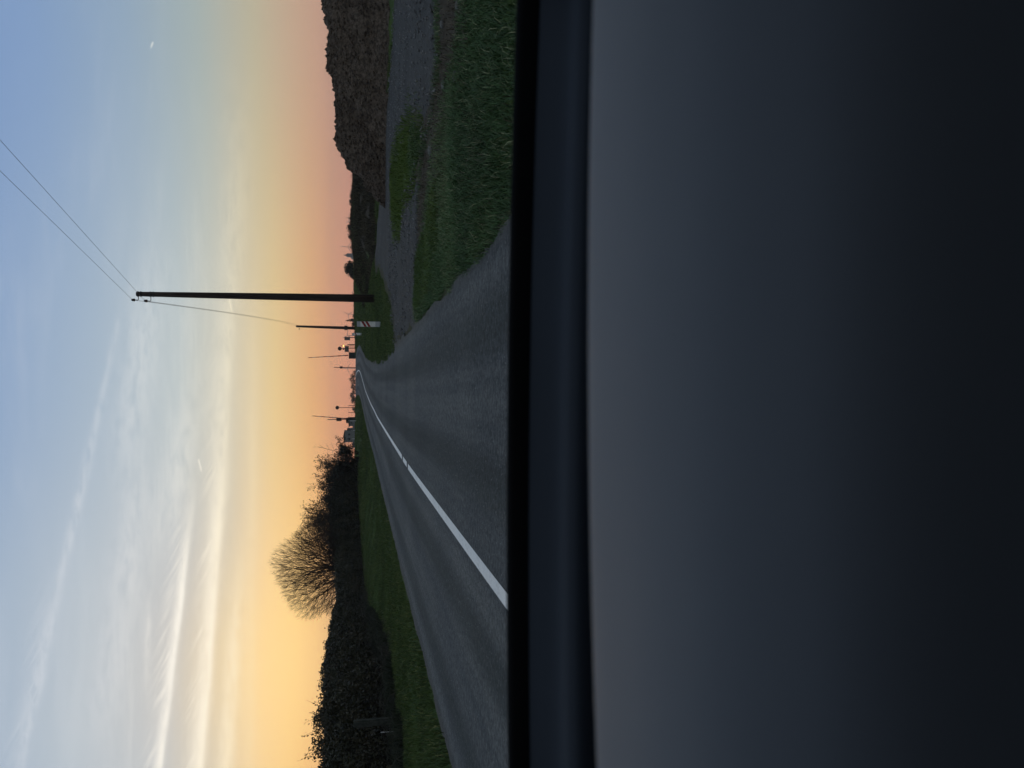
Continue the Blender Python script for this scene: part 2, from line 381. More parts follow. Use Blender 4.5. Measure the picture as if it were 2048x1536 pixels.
def m_yard(q, b):
    co = objco(q); n1 = q.noise(co, .6, 5, .6); n2 = q.noise(co, 9, 6, .7)
    vo = q.n('ShaderNodeTexVoronoi'); vo.inputs['Scale'].default_value = 11; q.put(vo.inputs['Vector'], co)
    c = q.mix(q.mr(n1, .3, .7), c3(.050, .052, .054), c3(.100, .101, .100))
    c = q.mix(q.mr(n2, .42, .62), c, c3(.052, .046, .038))
    c = q.mix(q.mr(vo.outputs['Distance'], .0, .5), q.mix(1.0, c, c3(1.45, 1.45, 1.45), 'MULTIPLY'), q.mix(1.0, c, c3(.55, .55, .55), 'MULTIPLY'))
    q.put(b.inputs['Base Color'], c); bump(q, b, q.m('ADD', n2, vo.outputs['Distance']), .8, .03)
M_yard = mat('gravel_surface', (.1, .1, .1), .85, .25, m_yard)

# ------------------------------------------------------------------ ground, road, yard
def axis(lo, hi, step, far, gr=1.16):
    a = list(np.arange(lo, hi + 1e-6, step)); s = step; x = hi
    up = []
    while x < far: s *= gr; x += s; up.append(x)
    s = step; x = lo; dn = []
    while x > -far: s *= gr; x -= s; dn.append(x)
    return np.array(dn[::-1] + a + up)
gx, gy = axis(-19, 30, .28, 6000), axis(4, 64, .28, 7000)
X, Y = np.meshgrid(gx, gy)
Zg = gz(X.ravel(), Y.ravel())
soil = np.zeros(X.size)
near = (Y.ravel() > 4) & (Y.ravel() < 70) & (X.ravel() > 0) & (X.ravel() < 40)
soil[near] = np.maximum(1 - smooth(-.3, .5, dirt_d(X.ravel()[near], Y.ravel()[near])), .6 * (1 - smooth(0, .5, yard_d(X.ravel()[near], Y.ravel()[near]))))
xr_, yr_ = X.ravel(), Y.ravel()
soil = np.maximum(soil, .75 * smooth(8.0, 10.5, xr_) * smooth(44, 48, yr_) * (1 - smooth(90, 110, yr_)))
soil = np.maximum(soil, .95 * smooth(-8.6, -9.6, xr_ + 1.5 * smooth(28, 45, yr_) * 2.6) * (yr_ < 95) * (yr_ > 0))
soil = np.maximum(soil, (1 - smooth(HALF + .05, HALF + .5, np.abs(xr_ - road_x(yr_)))) * .55 * (yr_ < 200))
ny, nx = X.shape
i = np.arange((ny - 1) * nx).reshape(ny - 1, nx)[:, :-1].ravel()
ground = raw('ground', np.stack([xr_, yr_, Zg], 1), np.stack([i, i + 1, i + nx + 1, i + nx], 1), M_ground, tint=soil, smooth=True)
ground['kind'] = 'structure'
def strip(name, m, ys, o0, o1, dz):
    """band along the road between two lateral offsets (arrays over ys)"""
    cols = np.linspace(0, 1, 9 if name == 'road' else 2)
    ys = np.asarray(ys, float); sl_ = np.gradient(road_x(ys), ys); k = 1 / np.sqrt(1 + sl_ ** 2)
    V, U = [], []
    for c in cols:
        o = o0 + (o1 - o0) * c
        x = road_x(ys) + o * k; y = ys - o * sl_ * k
        crown = 0.03 - 0.03 * (o / HALF) ** 2
        V.append(np.stack([x, y, np.interp(ys, _YD, _ZD) + dz + crown], 1)); U.append(np.stack([np.broadcast_to(o, ys.shape), ys], 1))
    V = np.stack(V, 1); U = np.stack(U, 1); n, w = V.shape[:2]
    i = np.arange((n - 1) * w).reshape(n - 1, w)[:, :-1].ravel()
    return raw(name, V.reshape(-1, 3), np.stack([i, i + 1, i + w + 1, i + w], 1), m, smooth=True, uv=U.reshape(-1, 2))
ys = np.concatenate([np.arange(-40, 60, .2), np.arange(60, 175, .4)])
ragL = (vnoise(ys, ys * 0, .7, 11) - .5) * .12 + (vnoise(ys, ys * 0, .23, 12) - .5) * .06; NARROW = .17
ragR = -NARROW * (1 - smooth(6, 20, ys)) + (vnoise(ys, ys * 0 + 9, .7, 13) - .5) * .16 + (vnoise(ys, ys * 0 + 5, .23, 14) - .5) * .08
road = strip('road', M_road, ys, -HALF + ragL, HALF + ragR, .035); road['kind'] = 'structure'
def line(y0, y1):
    yy = np.linspace(y0, y1, max(3, int((y1 - y0) * 4)))
    o = strip('centre_line', M_paint, yy, np.full(yy.shape, -.065), np.full(yy.shape, .065), .040)
    o.parent = road
line(-20, 17.95); line(18.4, 19.9); line(20.4, 170)
# gravel yard and side track
cs = .16
yx, yy = np.meshgrid(np.arange(.9, 34, cs), np.arange(10, 50, cs))
d = yard_d(yx.ravel(), yy.ravel()).reshape(yx.shape)
ins = (d[:-1, :-1] < 0) & (d[1:, :-1] < 0) & (d[:-1, 1:] < 0) & (d[1:, 1:] < 0) & (yx[:-1, :-1] > road_x(yy[:-1, :-1]) + HALF - .4)
ridx = np.arange(yx.size).reshape(yx.shape)
fq = np.stack([ridx[:-1, :-1][ins], ridx[:-1, 1:][ins], ridx[1:, 1:][ins], ridx[1:, :-1][ins]], 1)
used, inv = np.unique(fq, return_inverse=True); fq = inv.reshape(fq.shape)
ux, uy = yx.ravel()[used], yy.ravel()[used]
rut = .03 * (vnoise(ux, uy, 2.5, 21) - .5) + .02 * (vnoise(ux, uy, .5, 22) - .5)
yard = raw('gravel_track', np.stack([ux, uy, base_z(ux, uy) - .03 + .058 * smooth(.0, .5, -yard_d(ux, uy)) + rut * smooth(0, 1.2, -yard_d(ux, uy))], 1), fq, M_yard, smooth=True); yard['kind'] = 'structure'

# ------------------------------------------------------------------ grass and stones
M_grass = mat('grass_blades', (.05, .1, .03), .7, .25, tinted((.040, .078, .032), (.075, .142, .050), (.25, .27, .15)))
M_verge = mat('verge_grass', (.05, .1, .03), .7, .25, tinted((.034, .060, .014), (.068, .110, .024), (.16, .17, .06)))
M_lime = mat('young_grass', (.07, .12, .02), .7, .25, tinted((.040, .080, .012), (.075, .125, .016), (.12, .16, .03)))
def blades(name, m, x, y, h, w, lean=.5, label='', pale=.08, parent=None):
    n = len(x); z = gz(x, y) - .015
    a = rng.uniform(0, 2 * np.pi, n); h = h * rng.uniform(.45, 1.25, n) * (.6 + .8 * vnoise(x, y, 1.1, 33)); w = w * rng.uniform(.6, 1.3, n)
    la = rng.uniform(0, 2 * np.pi, n); l = lean * rng.uniform(.2, 1.3, n) * h
    ax, ay = np.cos(a) * w, np.sin(a) * w; lx, ly = np.cos(la) * l, np.sin(la) * l
    P = np.empty((n, 5, 3))
    P[:, 0] = np.stack([x - ax, y - ay, z], 1); P[:, 1] = np.stack([x + ax, y + ay, z], 1)
    mx, my, mz = x + lx * .35, y + ly * .35, z + h * .6
    P[:, 2] = np.stack([mx - ax * .8, my - ay * .8, mz], 1); P[:, 3] = np.stack([mx + ax * .8, my + ay * .8, mz], 1)
    P[:, 4] = np.stack([x + lx, y + ly, z + h * (1 - .25 * lean)], 1)
    b = (np.arange(n) * 5)[:, None]
    T = np.concatenate([b + np.array([[0, 1, 3]]), b + np.array([[0, 3, 2]]), b + np.array([[2, 3, 4]])])
    t = np.clip(vnoise(x, y, .7, 31) * .4 + (vnoise(x, y, 2.6, 32) - .35) * .55 + rng.uniform(-.1, .3, n), 0, .75); t[rng.random(n) < pale] = 1.0
    o = raw(name, P.reshape(-1, 3), T, m, tint=np.repeat(t, 5), parent=parent)
    return tag(o, label, 'grass', kind='stuff')
def scatter(n, x0, x1, y0, y1, keep):
    x = rng.uniform(x0, x1, n); y = rng.uniform(y0, y1, n); k = keep(x, y); return x[k], y[k]
def r_off(x, y): return x - road_x(y)
def verge_keep(x, y):
    e = HALF + .04 - NARROW * (1 - smooth(6, 20, y)) + (vnoise(x, y, .5, 41) - .5) * .22
    return (rng.random(x.shape) < .4 + .8 * smooth(.2, .42, vnoise(x, y, 1.3, 34) * .6 + vnoise(x, y, .4, 35) * .4)) & (r_off(x, y) > e) & (dirt_d(x, y) > .0 + rng.uniform(-.9, .5, x.shape)) & (yard_d(x, y) > .1)
x, y = scatter(150000, 1.2, 8.5, 5.2, 17.5, verge_keep)
blades('roadside_grass', M_grass, x, y, .13, .0045, .9, 'dark green tufted grass between the road edge and the bare earth strip')
x, y = scatter(60000, 1.2, 30, 5.2, 17, lambda x, y: (dirt_d(x, y) < .2) & (yard_d(x, y) > .05) & (vnoise(x, y, .8, 43) > .66) & (r_off(x, y) > HALF + .1))
blades('sparse_grass', M_grass, x, y, .06, .005, 1.0, 'thin dull grass growing over the bare earth strip beside the gravel', pale=.2)
x, y = scatter(90000, 1, 12, 14, 34, lambda x, y: (poly_d(ISLE, x, y) + wob(x, y) * .9 < rng.uniform(-.9, .7, x.shape)))
blades('island_grass', M_lime, x, y, .16, .008, .7, 'bright yellow green grass patch in the middle of the gravel')
x, y = scatter(190000, .3, 12, 23, 62, lambda x, y: (yard_d(x, y) > .1) & (r_off(x, y) > HALF + .05 + (vnoise(x, y, .6, 44) - .5) * .4 - .3 * smooth(22, 26, y) * (1 - smooth(36, 48, y))) & (rng.random(x.shape) < np.where(y < 45, 1, .55)) & (poly_d(ISLE, x, y) > .5) & ((x < 8.5) | (y < 48)))
blades('corner_grass', M_verge, x, y, .14, .008, .7, 'short green grass around the striped marker boards right of the road')
x, y = scatter(260000, -16, -4.6, 8, 75, lambda x, y: (r_off(x, y) < -HALF - .05 - (vnoise(x, y, .6, 45) - .5) * .35) & (x > -9.8 - 1.5 * 2.9 * smooth(28, 45, y) + (vnoise(x, y, 1.1, 46) - .5) * 1.2) & (rng.random(x.shape) < np.clip(26 / y, .25, 1)))
blades('verge_grass', M_verge, x, y, .13, .008, .6, 'mown green grass verge between the road and the hedge on the left')
x, y = scatter(120000, -26, 24, 60, 122, lambda x, y: (np.abs(r_off(x, y)) > HALF + .1))
blades('bank_grass', M_verge, x, y, .2, .022, .6, 'green grass on the rising ground either side of the bend at the crossing')
M_straw = mat('dead_grass', (.1, .08, .05), .9, .1, tinted((.040, .032, .022), (.075, .060, .042), (.15, .125, .09)))
x, y = scatter(60000, 1.4, 26, 5.5, 17.5, lambda x, y: (dirt_d(x, y) < .25) & (yard_d(x, y) > -.15) & (vnoise(x, y, .5, 48) > .42))
blades('dead_grass', M_straw, x, y, .055, .006, 1.6, 'flattened dead straw and litter on the bare earth strip', pale=.12)
x, y = scatter(26000, 1.3, 3.6, 11.5, 16.8, lambda x, y: (dirt_d(x, y) > -.3) & (dirt_d(x, y) < .9) & (r_off(x, y) > HALF + .2) & (yard_d(x, y) > .1))
blades('edge_grass', M_lime, x, y, .12, .006, .7, 'brighter green grass at the tip of the verge beside the gravel mouth')
x, y = scatter(9000, 1.3, 8.5, 5.4, 17, lambda x, y: (r_off(x, y) > HALF + .05) & (yard_d(x, y) > .1) & (vnoise(x, y, .9, 36) > .4))
blades('dry_stalks', M_straw, x, y, .15, .0035, 1.1, 'pale dry stalks scattered through the thick roadside grass', pale=.5)
# reeds and scrub on the rough bank
M_scrub = mat('dry_scrub', (.05, .045, .03), .9, .1, tinted((.026, .024, .016), (.054, .047, .031), (.11, .093, .06)))
x, y = scatter(125000, 7.6, 46, 46.4, 78, lambda x, y: (vnoise(x, y, 1.5, 47) > .25) & (yard_d(x, y) > .1))
blades('dry_scrub', M_scrub, x, y, .36, .016, .9, 'brown dead weeds and scrub covering the low bank behind the gravel', pale=.1)
x, y = scatter(5000, 9, 40, 56, 70, lambda x, y: vnoise(x, y, 2.2, 49) > .55)
blades('tall_weeds', M_scrub, x, y, .6, .013, .5, 'taller dead weed stalks standing up along the crest of the low bank', pale=.05)

# ------------------------------------------------------------------ soil heap
def m_heap(q, b):
    co = objco(q); n1 = q.noise(co, 1.1, 5, .6); n2 = q.noise(co, 7, 6, .7)
    c = q.mix(q.mr(n2, .3, .7), c3(.034, .026, .020), c3(.165, .128, .098))
    c = q.mix(q.mr(n1, .4, .7), c, q.mix(1.0, c, c3(.6, .57, .54), 'MULTIPLY'))
    q.put(b.inputs['Base Color'], c); bump(q, b, n2, 1.0, .08)
M_heap = mat('heap_soil', (.05, .04, .035), .95, .1, m_heap)
heap = thing('soil_heap', 'long brown heap of loose lumpy earth behind the gravel track', 'heap', (8, 30, 0))
hx = np.arange(-.6, 34, .11); hs = np.linspace(0, 1, 74)
HX, HSs = np.meshgrid(hx, hs)
# crest height along the heap (front view): ramps up from its near end
crest = np.interp(hx, [-.6, 0, .7, 1.5, 2.4, 3.0, 4.0, 5.5, 7, 9, 14, 34], [0, .35, .95, 1.45, 1.95, 2.2, 2.2, 2.42, 2.55, 2.75, 2.95, 2.9])
crest = crest + (vnoise(hx, hx * 0, .8, 51) - .5) * .22
base_front = np.interp(hx, [-.6, 1, 3, 8, 14, 34], [3.4, 2.3, 1.0, -1.4, -3.2, -6.5])        # metres before/behind y=30
dep = 1.25 * crest + .05
prof = np.interp(HSs, [0, .08, .42, .5, .6, .92, 1], [0, .07, .9, 1.0, .93, .07, 0])
YY = base_front[None, :] + HSs * 2.9 * dep[None, :] + (vnoise(HX, HSs * 4, .6, 52) - .5) * .25
ZZ = crest[None, :] * prof
lump = ((vnoise(HX * 1.0, YY, .55, 53) - .5) * .30 + (vnoise(HX, YY, .22, 54) - .5) * .17 + (vnoise(HX + HSs * 9, YY * 1.3, .11, 55) - .5) * .09)
ZZ = ZZ + lump * smooth(.0, .25, ZZ) - .06
n_, w_ = HX.shape; ii = np.arange((n_ - 1) * w_).reshape(n_ - 1, w_)[:, :-1].ravel()
raw('heap_body', np.stack([HX.ravel(), YY.ravel(), ZZ.ravel()], 1), np.stack([ii, ii + 1, ii + w_ + 1, ii + w_], 1), M_heap, heap)
# clods on it
nC = 14000; ci = rng.integers(0, n_ // 2 + 6, nC); cj = rng.integers(0, w_, nC)
ctr = np.stack([HX[ci, cj], YY[ci, cj], ZZ[ci, cj]], 1); rad = .025 + .075 * rng.random(nC) ** 2.2
oct_ = np.array([[1, 0, 0], [-1, 0, 0], [0, 1, 0], [0, -1, 0], [0, 0, 1], [0, 0, -1]], float)
cv = ctr[:, None] + oct_[None] * rad[:, None, None] * rng.uniform(.55, 1.3, (nC, 6, 1)) + rng.normal(0, .008, (nC, 6, 3))
of = np.array([[0, 2, 4], [2, 1, 4], [1, 3, 4], [3, 0, 4], [2, 0, 5], [1, 2, 5], [3, 1, 5], [0, 3, 5]])
raw('clods', cv.reshape(-1, 3), (np.arange(nC)[:, None, None] * 6 + of[None]).reshape(-1, 3), M_heap, heap)['kind'] = 'stuff'

# loose pale stones in the bare strip
M_stone = mat('pale_stone', (.3, .3, .29), .85, .2, speckle((.10, .10, .095), (.20, .20, .19), 14, 4, .4))
def stone(p, r, label, fl=.6, sq=1.0):
    mb = MB(); n, k = 8, 5; seed = random.random() * 99
    for i in range(k):
        ph = math.pi * (i / (k - 1)) - math.pi / 2
        for j in range(n):
            t = 2 * math.pi * j / n; q_ = 1 + .25 * math.sin(seed + 3 * t + 2 * ph) + .12 * math.sin(seed * 2 + 5 * t)
            mb.v.append((p[0] + r * sq * q_ * math.cos(ph) * math.cos(t), p[1] + r * q_ * math.cos(ph) * math.sin(t), z1(p[0], p[1]) + r * fl * (.55 + math.sin(ph))))
    for i in range(k - 1):
        for j in range(n): mb.f.append((i * n + j, i * n + (j + 1) % n, (i + 1) * n + (j + 1) % n, (i + 1) * n + j))
    tag(mb.build('stone', M_stone, smooth=True), label, 'stone', 'pale stones on the bare strip')
for (v, y), r, lb in (((934, 157), .10, 'large pale stone at the edge of the thick grass'), ((890, 170), .09, 'pale rounded stone in the bare earth above the large stone'),
                      ((886, 48), .08, 'pale stone near the gravel on the far right of the bare strip'), ((874, 302), .10, 'flat pale stone half buried in the middle of the bare earth'),
                      ((929, 12), .07, 'small pale stone by the grass at the right edge of the picture'), ((826, 452), .09, 'pale stone on the gravel edge near the end of the grass patch'),
                      ((760, 160), .13, 'single pale stone at the foot of the soil heap')):
    p = gp(v if v > 780 else 781, y); stone(p, r * .62, lb, .75, 1.25)
# bits of gravel lying about on the yard
nS = 14000; sxs, sys_ = scatter(nS, 1.3, 22, 11, 30, lambda x, y: (yard_d(x, y) < .35) & (vnoise(x, y, 1.2, 61) > .3)); nS = len(sxs)
rr = .008 + .03 * rng.random(nS) ** 3
cc = np.stack([sxs, sys_, base_z(sxs, sys_) + .03 + rr * .3], 1)
cv = cc[:, None] + oct_[None] * rr[:, None, None] * rng.uniform(.6, 1.4, (nS, 6, 1))
tag(raw('loose_gravel', cv.reshape(-1, 3), (np.arange(nS)[:, None, None] * 6 + of[None]).reshape(-1, 3), mat('gravel_bits', (.15, .15, .15), .9, .2, speckle((.08, .08, .08), (.20, .20, .195), 3, 2))), 'loose grey stones scattered over the gravel track', 'gravel', kind='stuff')

# ------------------------------------------------------------------ utility poles and wires
def m_pole(q, b):
    co = objco(q); s_ = q.n('ShaderNodeSeparateXYZ'); q.put(s_.inputs[0], co)
    n = q.noise(q.xyz(q.m('MULTIPLY', s_.outputs[0], 30.0), q.m('MULTIPLY', s_.outputs[1], 30.0), q.m('MULTIPLY', s_.outputs[2], .8)), 1.0, 6, .65)
    q.put(b.inputs['Base Color'], q.mix(q.mr(n, .3, .7), c3(.018, .013, .011), c3(.055, .040, .032))); bump(q, b, n, .6, .02)
M_pole = mat('tarred_wood', (.03, .02, .02), .85, .2, m_pole)
M_steel = mat('galvanised_steel', (.16, .16, .17), .5, .5, speckle((.10, .10, .105), (.2, .2, .21), 20, 4), .6)
M_dark = mat('dark_steel', (.03, .03, .033), .6, .4, speckle((.02, .02, .022), (.045, .043, .042), 12, 4), .2)
M_porc = mat('brown_porcelain', (.05, .03, .025), .25, .5, speckle((.035, .02, .016), (.06, .04, .03), 20, 2))
P1 = Vector((0, 40, 0)); P1.x = at(745, 597, 40).x; P1.z = z1(P1.x, 40)
top1 = at(274, 588, 40); Hh = top1.z - P1.z
up = thing('utility_pole', 'tall tarred wooden utility pole with two insulators beside the gravel track', 'pole', P1)
lx = top1.x - P1.x
def pole_pts(h, lean): return [(lean * t, 0, h * t - (.4 if t == 0 else 0)) for t in (0, .15, .35, .6, .8, 1)]
MB().tube(pole_pts(Hh, lx), [.205, .195, .178, .155, .135, .112], 16).build('shaft', M_pole, up, True)
MB().tube([(lx, 0, Hh - .005), (lx, 0, Hh + .03)], [.118, .10], 16).build('cap', M_dark, up)
INS = []
for v, y in ((268, 600), (293, 602)):
    tip = at(v, y, 40) - P1; arm_z = at(v + 9, 588, 40).z - P1.z
    b_ = MB(); b_.tube([(lx + .05, -.02, arm_z), (tip.x + .02, -.02, arm_z), (tip.x, -.02, arm_z + .03), (tip.x, -.02, tip.z - .02)], .017, 8)
    br = b_.build('bracket', M_dark, up, True)
    ins_ = MB().tube([(tip.x, -.02, tip.z - .06), (tip.x, -.02, tip.z - .03), (tip.x, -.02, tip.z + .03), (tip.x, -.02, tip.z + .07), (tip.x, -.02, tip.z + .11)], [.03, .075, .06, .065, .03], 14).build('insulator', M_porc, up, True)
    for k in (-.02, .11):
        MB().tube([(lx, 0, arm_z - k - .02), (lx, 0, arm_z - k + .03)], .135, 16).build('pole_band', M_dark, up)
    INS.append(P1 + Vector((tip.x, -.02, tip.z + .06)))
t2 = at(592, 652.5, 120); b2 = at(707, 656.5, 120)
P2 = Vector((b2.x, 120, z1(b2.x, 120))); H2 = t2.z - P2.z
up2 = thing('utility_pole', 'distant second utility pole with a dark box, standing by the railway crossing', 'pole', P2)
MB().tube([((t2.x - b2.x) * t, 0, H2 * t - (.4 if t == 0 else 0)) for t in (0, .3, .7, 1)], [.24, .22, .18, .15], 12).build('shaft', M_pole, up2, True)
bz = at(692, 655, 120).z - P2.z
MB().box((.02, -.3, bz), (.66, .34, .46)).build('equipment_box', M_dark, up2, bevel=.02)
MB().tube([(-.25, 0, H2 - .5), (-.05, 0, H2 - .5)], .03, 6).build('bracket', M_dark, up2)
MB().tube([(-.25, 0, H2 - .55), (-.25, 0, H2 - .4)], [.07, .05], 8).build('insulator', M_porc, up2)
M_wire = mat('copper_wire', (.06, .07, .08), .5, .5, speckle((.05, .055, .06), (.075, .085, .095), 2, 2), .3)
def wire(a, b, sag, r, label):
    pts = [a.lerp(b, t) - Vector((0, 0, sag * 4 * t * (1 - t))) for t in np.linspace(0, 1, 40)]
    tag(MB().tube(pts, r, 5).build('overhead_wire', M_wire, smooth=True), label, 'wire', 'overhead wires')
for k, (v0, y0) in enumerate(((0, 332), (0, 278))):
    a_, b_ = ray(v0, y0); D = 24.0
    q_ = Vector((a_ * D, D, EYE + b_ * D)); e = INS[k] + (q_ - INS[k]) * 2.6; e.z = INS[k].z + (q_.z - INS[k].z) * 2.1
    wire(INS[k], e, .02, .0065, ('left' if k == 0 else 'right') + ' overhead wire running from the tall pole up out of the picture')
    tgt = P2 + Vector((-.25, -.02, H2 - .42 - .35 * k))
    wire(INS[k], tgt, 2.3 + .12 * k, .009, ('upper' if k == 0 else 'lower') + ' sagging overhead wire between the tall pole and the distant pole')

# ------------------------------------------------------------------ striped countdown boards
M_board = mat('board_white', (.62, .64, .66), .5, .4, speckle((.36, .39, .42), (.46, .49, .52), 5, 4))
M_foil = mat('board_foil', (.75, .77, .76), .4, .5, speckle((.68, .70, .69), (.8, .81, .79), 9, 3))
M_red = mat('board_red', (.3, .02, .02), .5, .3, speckle((.22, .016, .016), (.29, .024, .02), 8, 3))
def bake(D, v0, v1, y0, y1, ns, label, slope):
    b_ = at(v1, (y0 + y1) / 2, D); zb = z1(b_.x, D); h = at(v0, y0, D).z - zb; w = abs(at(v0, y0, D).x - at(v0, y1, D).x)
    t = thing('countdown_board', label, 'marker board', (b_.x, D, zb))
    MB().box((0, 0, h * .5 - .05), (w, .07, h + .1)).build('board', M_board, t, bevel=.008)
    MB().box((0, -.037, h * .55), (w * .985, .006, h * .62)).build('face_plate', M_foil, t)
    for k in range(ns):
        zc = h * (.66 - .165 * k) if ns == 2 else h * .6; th = h * .105
        x = w / 2 * .985; y_ = -.0425
        a = [(-x, y_, zc - slope), (x, y_, zc + slope), (x, y_, zc + slope + th), (-x, y_, zc - slope + th)]
        MB().add(a + [(p[0], p[1] + .003, p[2]) for p in a], [(0, 1, 2, 3), (4, 7, 6, 5), (0, 4, 5, 1), (1, 5, 6, 2), (2, 6, 7, 3), (3, 7, 4, 0)]).build('stripe', M_red, t)
bake(37, 714, 764, 643.5, 654, 2, 'white marker board with two slanted red stripes in the corner grass', -.0 + .075)
bake(86, 704, 724, 666, 670.5, 1, 'smaller white marker board with one red stripe farther along the road', .07)
M_post = mat('marker_white', (.5, .52, .53), .5, .4, speckle((.42, .44, .45), (.56, .57, .58), 6, 3))

# ------------------------------------------------------------------ level crossing
M_signback = mat('sign_back', (.12, .125, .13), .55, .4, speckle((.09, .094, .1), (.15, .155, .16), 6, 3), .3)
def m_arm(q, b):
    s_ = q.n('ShaderNodeSeparateXYZ'); q.put(s_.inputs[0], objco(q))
    st = q.mr(q.m('FRACT', q.m('MULTIPLY', s_.outputs[2], .9)), .49, .51)
    q.put(b.inputs['Base Color'], q.mix(st, c3(.30, .02, .02), c3(.36, .30, .29)))
M_arm = mat('barrier_arm_paint', (.4, .1, .1), .5, .4, m_arm)
M_house = mat('cabinet_grey', (.16, .17, .175), .6, .3, speckle((.14, .15, .155), (.19, .20, .205), 4, 4))
M_housegreen = mat('housing_green', (.035, .045, .035), .6, .3, speckle((.03, .038, .03), (.045, .055, .042), 4, 4))
def barrier(D, base, tip, hw, hh, label, weight=True):
    p = at(base[0], base[1], D); zg = z1(p.x, D); t = thing('level_crossing_barrier', label, 'barrier', (p.x, D, zg))
    piv = hh + .1; T = at(tip[0], tip[1], D) - Vector((p.x, D, zg)); d = (T - Vector((0, 0, piv))).normalized(); Ln = (T - Vector((0, 0, piv))).length
    MB().box((0, 0, hh / 2 - .05), (hw, .6, hh + .1)).build('housing', M_housegreen, t, bevel=.03)
    MB().box((0, 0, hh + .02), (hw * 1.06, .66, .05)).build('housing_lid', M_dark, t)
    a = MB().tube([(0, -.38, 0), (0, -.38, Ln * .5), (0, -.38, Ln)], [.075, .06, .045], 8).build('arm', M_arm, t, True)
    q_ = Vector((0, 0, 1)).rotation_difference(d); a.rotation_mode = 'QUATERNION'; a.rotation_quaternion = q_; a.location = (0, 0, piv)
    if weight:
        MB().box((0, -.38, -.35), (.3, .22, .5)).build('counterweight', M_dark, t).location = (0, 0, piv)
    return t
barrier(124, (711, 711), (617, 715.5), 1.0, 1.0, 'raised barrier arm on a dark green housing right of the road')
barrier(119, (712, 837), (625, 831.5), .42, 1.15, 'raised barrier arm on the left side of the road by the relay hut')
# left signal mast of the barrier
def mast(name, D, y, vb, vt, r, label, cat):
    p = at(vb, y, D); zg = z1(p.x, D); t = thing(name, label, cat, (p.x, D, zg)); h = at(vt, y, D).z - zg
    MB().tube([(0, 0, -.3), (0, 0, h * .6), (0, 0, h)], [r, r, r * .85], 10).build('post', M_dark, t, True)
    return t, h, zg
M_lamp = mat('signal_lamp_off', (.02, .02, .02), .2, .5, speckle((.015, .01, .01), (.03, .012, .012), 9, 2))
def head(t, zc, w, h, d=.25, lamps=2, dx_=0.0):
    hd = MB().box((dx_, -.02, zc), (w, d, h)).build('signal_head', M_dark, t, bevel=.02)
    for k in range(lamps):
        z_ = zc + (h * .22 if k == 0 else -h * .22) * (1 if lamps > 1 else 0)
        MB().tube([(dx_, -.02 - d / 2 - .1, z_), (dx_, -.02 - d / 2 + .01, z_)], [.10, .09], 12).build('lamp', M_lamp, hd)
t, h, zg = mast('crossing_signal', 118, 838.5, 711, 655, .06, 'signal mast with a square lamp head beside the left barrier', 'signal')
head(t, at(678, 838, 118).z - zg, .5, .75); head(t, at(695, 838, 118).z - zg, .55, .45, .3, 1, -.05)
MB().box((-.42, 0, at(695, 846, 118).z - zg), (.3, .1, .42)).build('sign_plate', M_signback, t)
t, h, zg = mast('crossing_signal', 118, 735, 712, 668, .055, 'slim signal mast with a small square lamp head in front of the bend', 'signal')
head(t, at(682.5, 735, 118).z - zg, .34, .38, .2, 1)
def disc(t, zc, r, y_=-.06):
    return MB().tube([(0, y_, zc), (0, y_ - .015, zc)], r, 28).build('sign_disc', M_signback if False else M_dark, t)
t, h, zg = mast('round_road_sign', 122, 815, 711, 674.5, .045, 'round road sign on a thin post left of the road', 'road sign')
disc(t, at(674.5, 815, 122).z - zg, .28)
t, h, zg = mast('round_road_sign', 116, 697.5, 711, 679.5, .045, 'round road sign above a grey board right of the road', 'road sign')
disc(t, at(679.5, 697.5, 116).z - zg, .29)
MB().box((-.05, -.08, at(687, 697.5, 116).z - zg), (.16, .03, .3), Matrix.Rotation(R(40), 3, 'Y')).build('cross_plate', M_dark, t)
MB().box((-.05, -.11, at(687, 697.5, 116).z - zg), (.16, .03, .3), Matrix.Rotation(R(-40), 3, 'Y')).build('cross_plate', M_dark, t)
pz, pw = at(693.5, 699, 116), 11 / F * 116
t = thing('notice_board', 'grey rectangular board on two legs beneath the round sign right of the road', 'board', (at(711, 698.5, 116.4).x, 116.4, z1(at(711, 698.5, 116.4).x, 116.4)))
zz = pz.z - t.location.z
MB().box((0, 0, zz), (pw, .05, .58)).build('panel', M_signback, t)
for k in (-.28, .22): MB().tube([(k, .05, -.3), (k, .05, zz + .2)], .035, 8).build('leg', M_dark, t)
t, h, zg = mast('warning_lamp', 117, 692, 711, 681, .045, 'post with a lit amber warning lamp right of the road', 'lamp')
MB().tube([(0, -.15, at(687, 692, 117).z - zg), (0, -.02, at(687, 692, 117).z - zg)], [.09, .11], 12).build('lamp_hood', M_dark, t)
MB().tube([(0, -.17, at(687, 692, 117).z - zg), (0, -.152, at(687, 692, 117).z - zg)], [.03, .085], 12).build('lens', mat('amber_lens', (.9, .45, .08), .3, .5, None, 0, (1.0, .55, .12), 5.0), t)
mast('marker_post', 117, 689.3, 711, 695, .07, 'short dark post beside the lit amber lamp', 'post')
t, h, zg = mast('back_of_road_sign', 108, 675, 708, 689, .05, 'back of a tall rectangular road sign on one post', 'road sign')
MB().box((-.16, -.06, at(694.5, 677, 108).z - zg), (6.5 / F * 108, .03, 11 / F * 108)).build('sign_panel', M_signback, t)
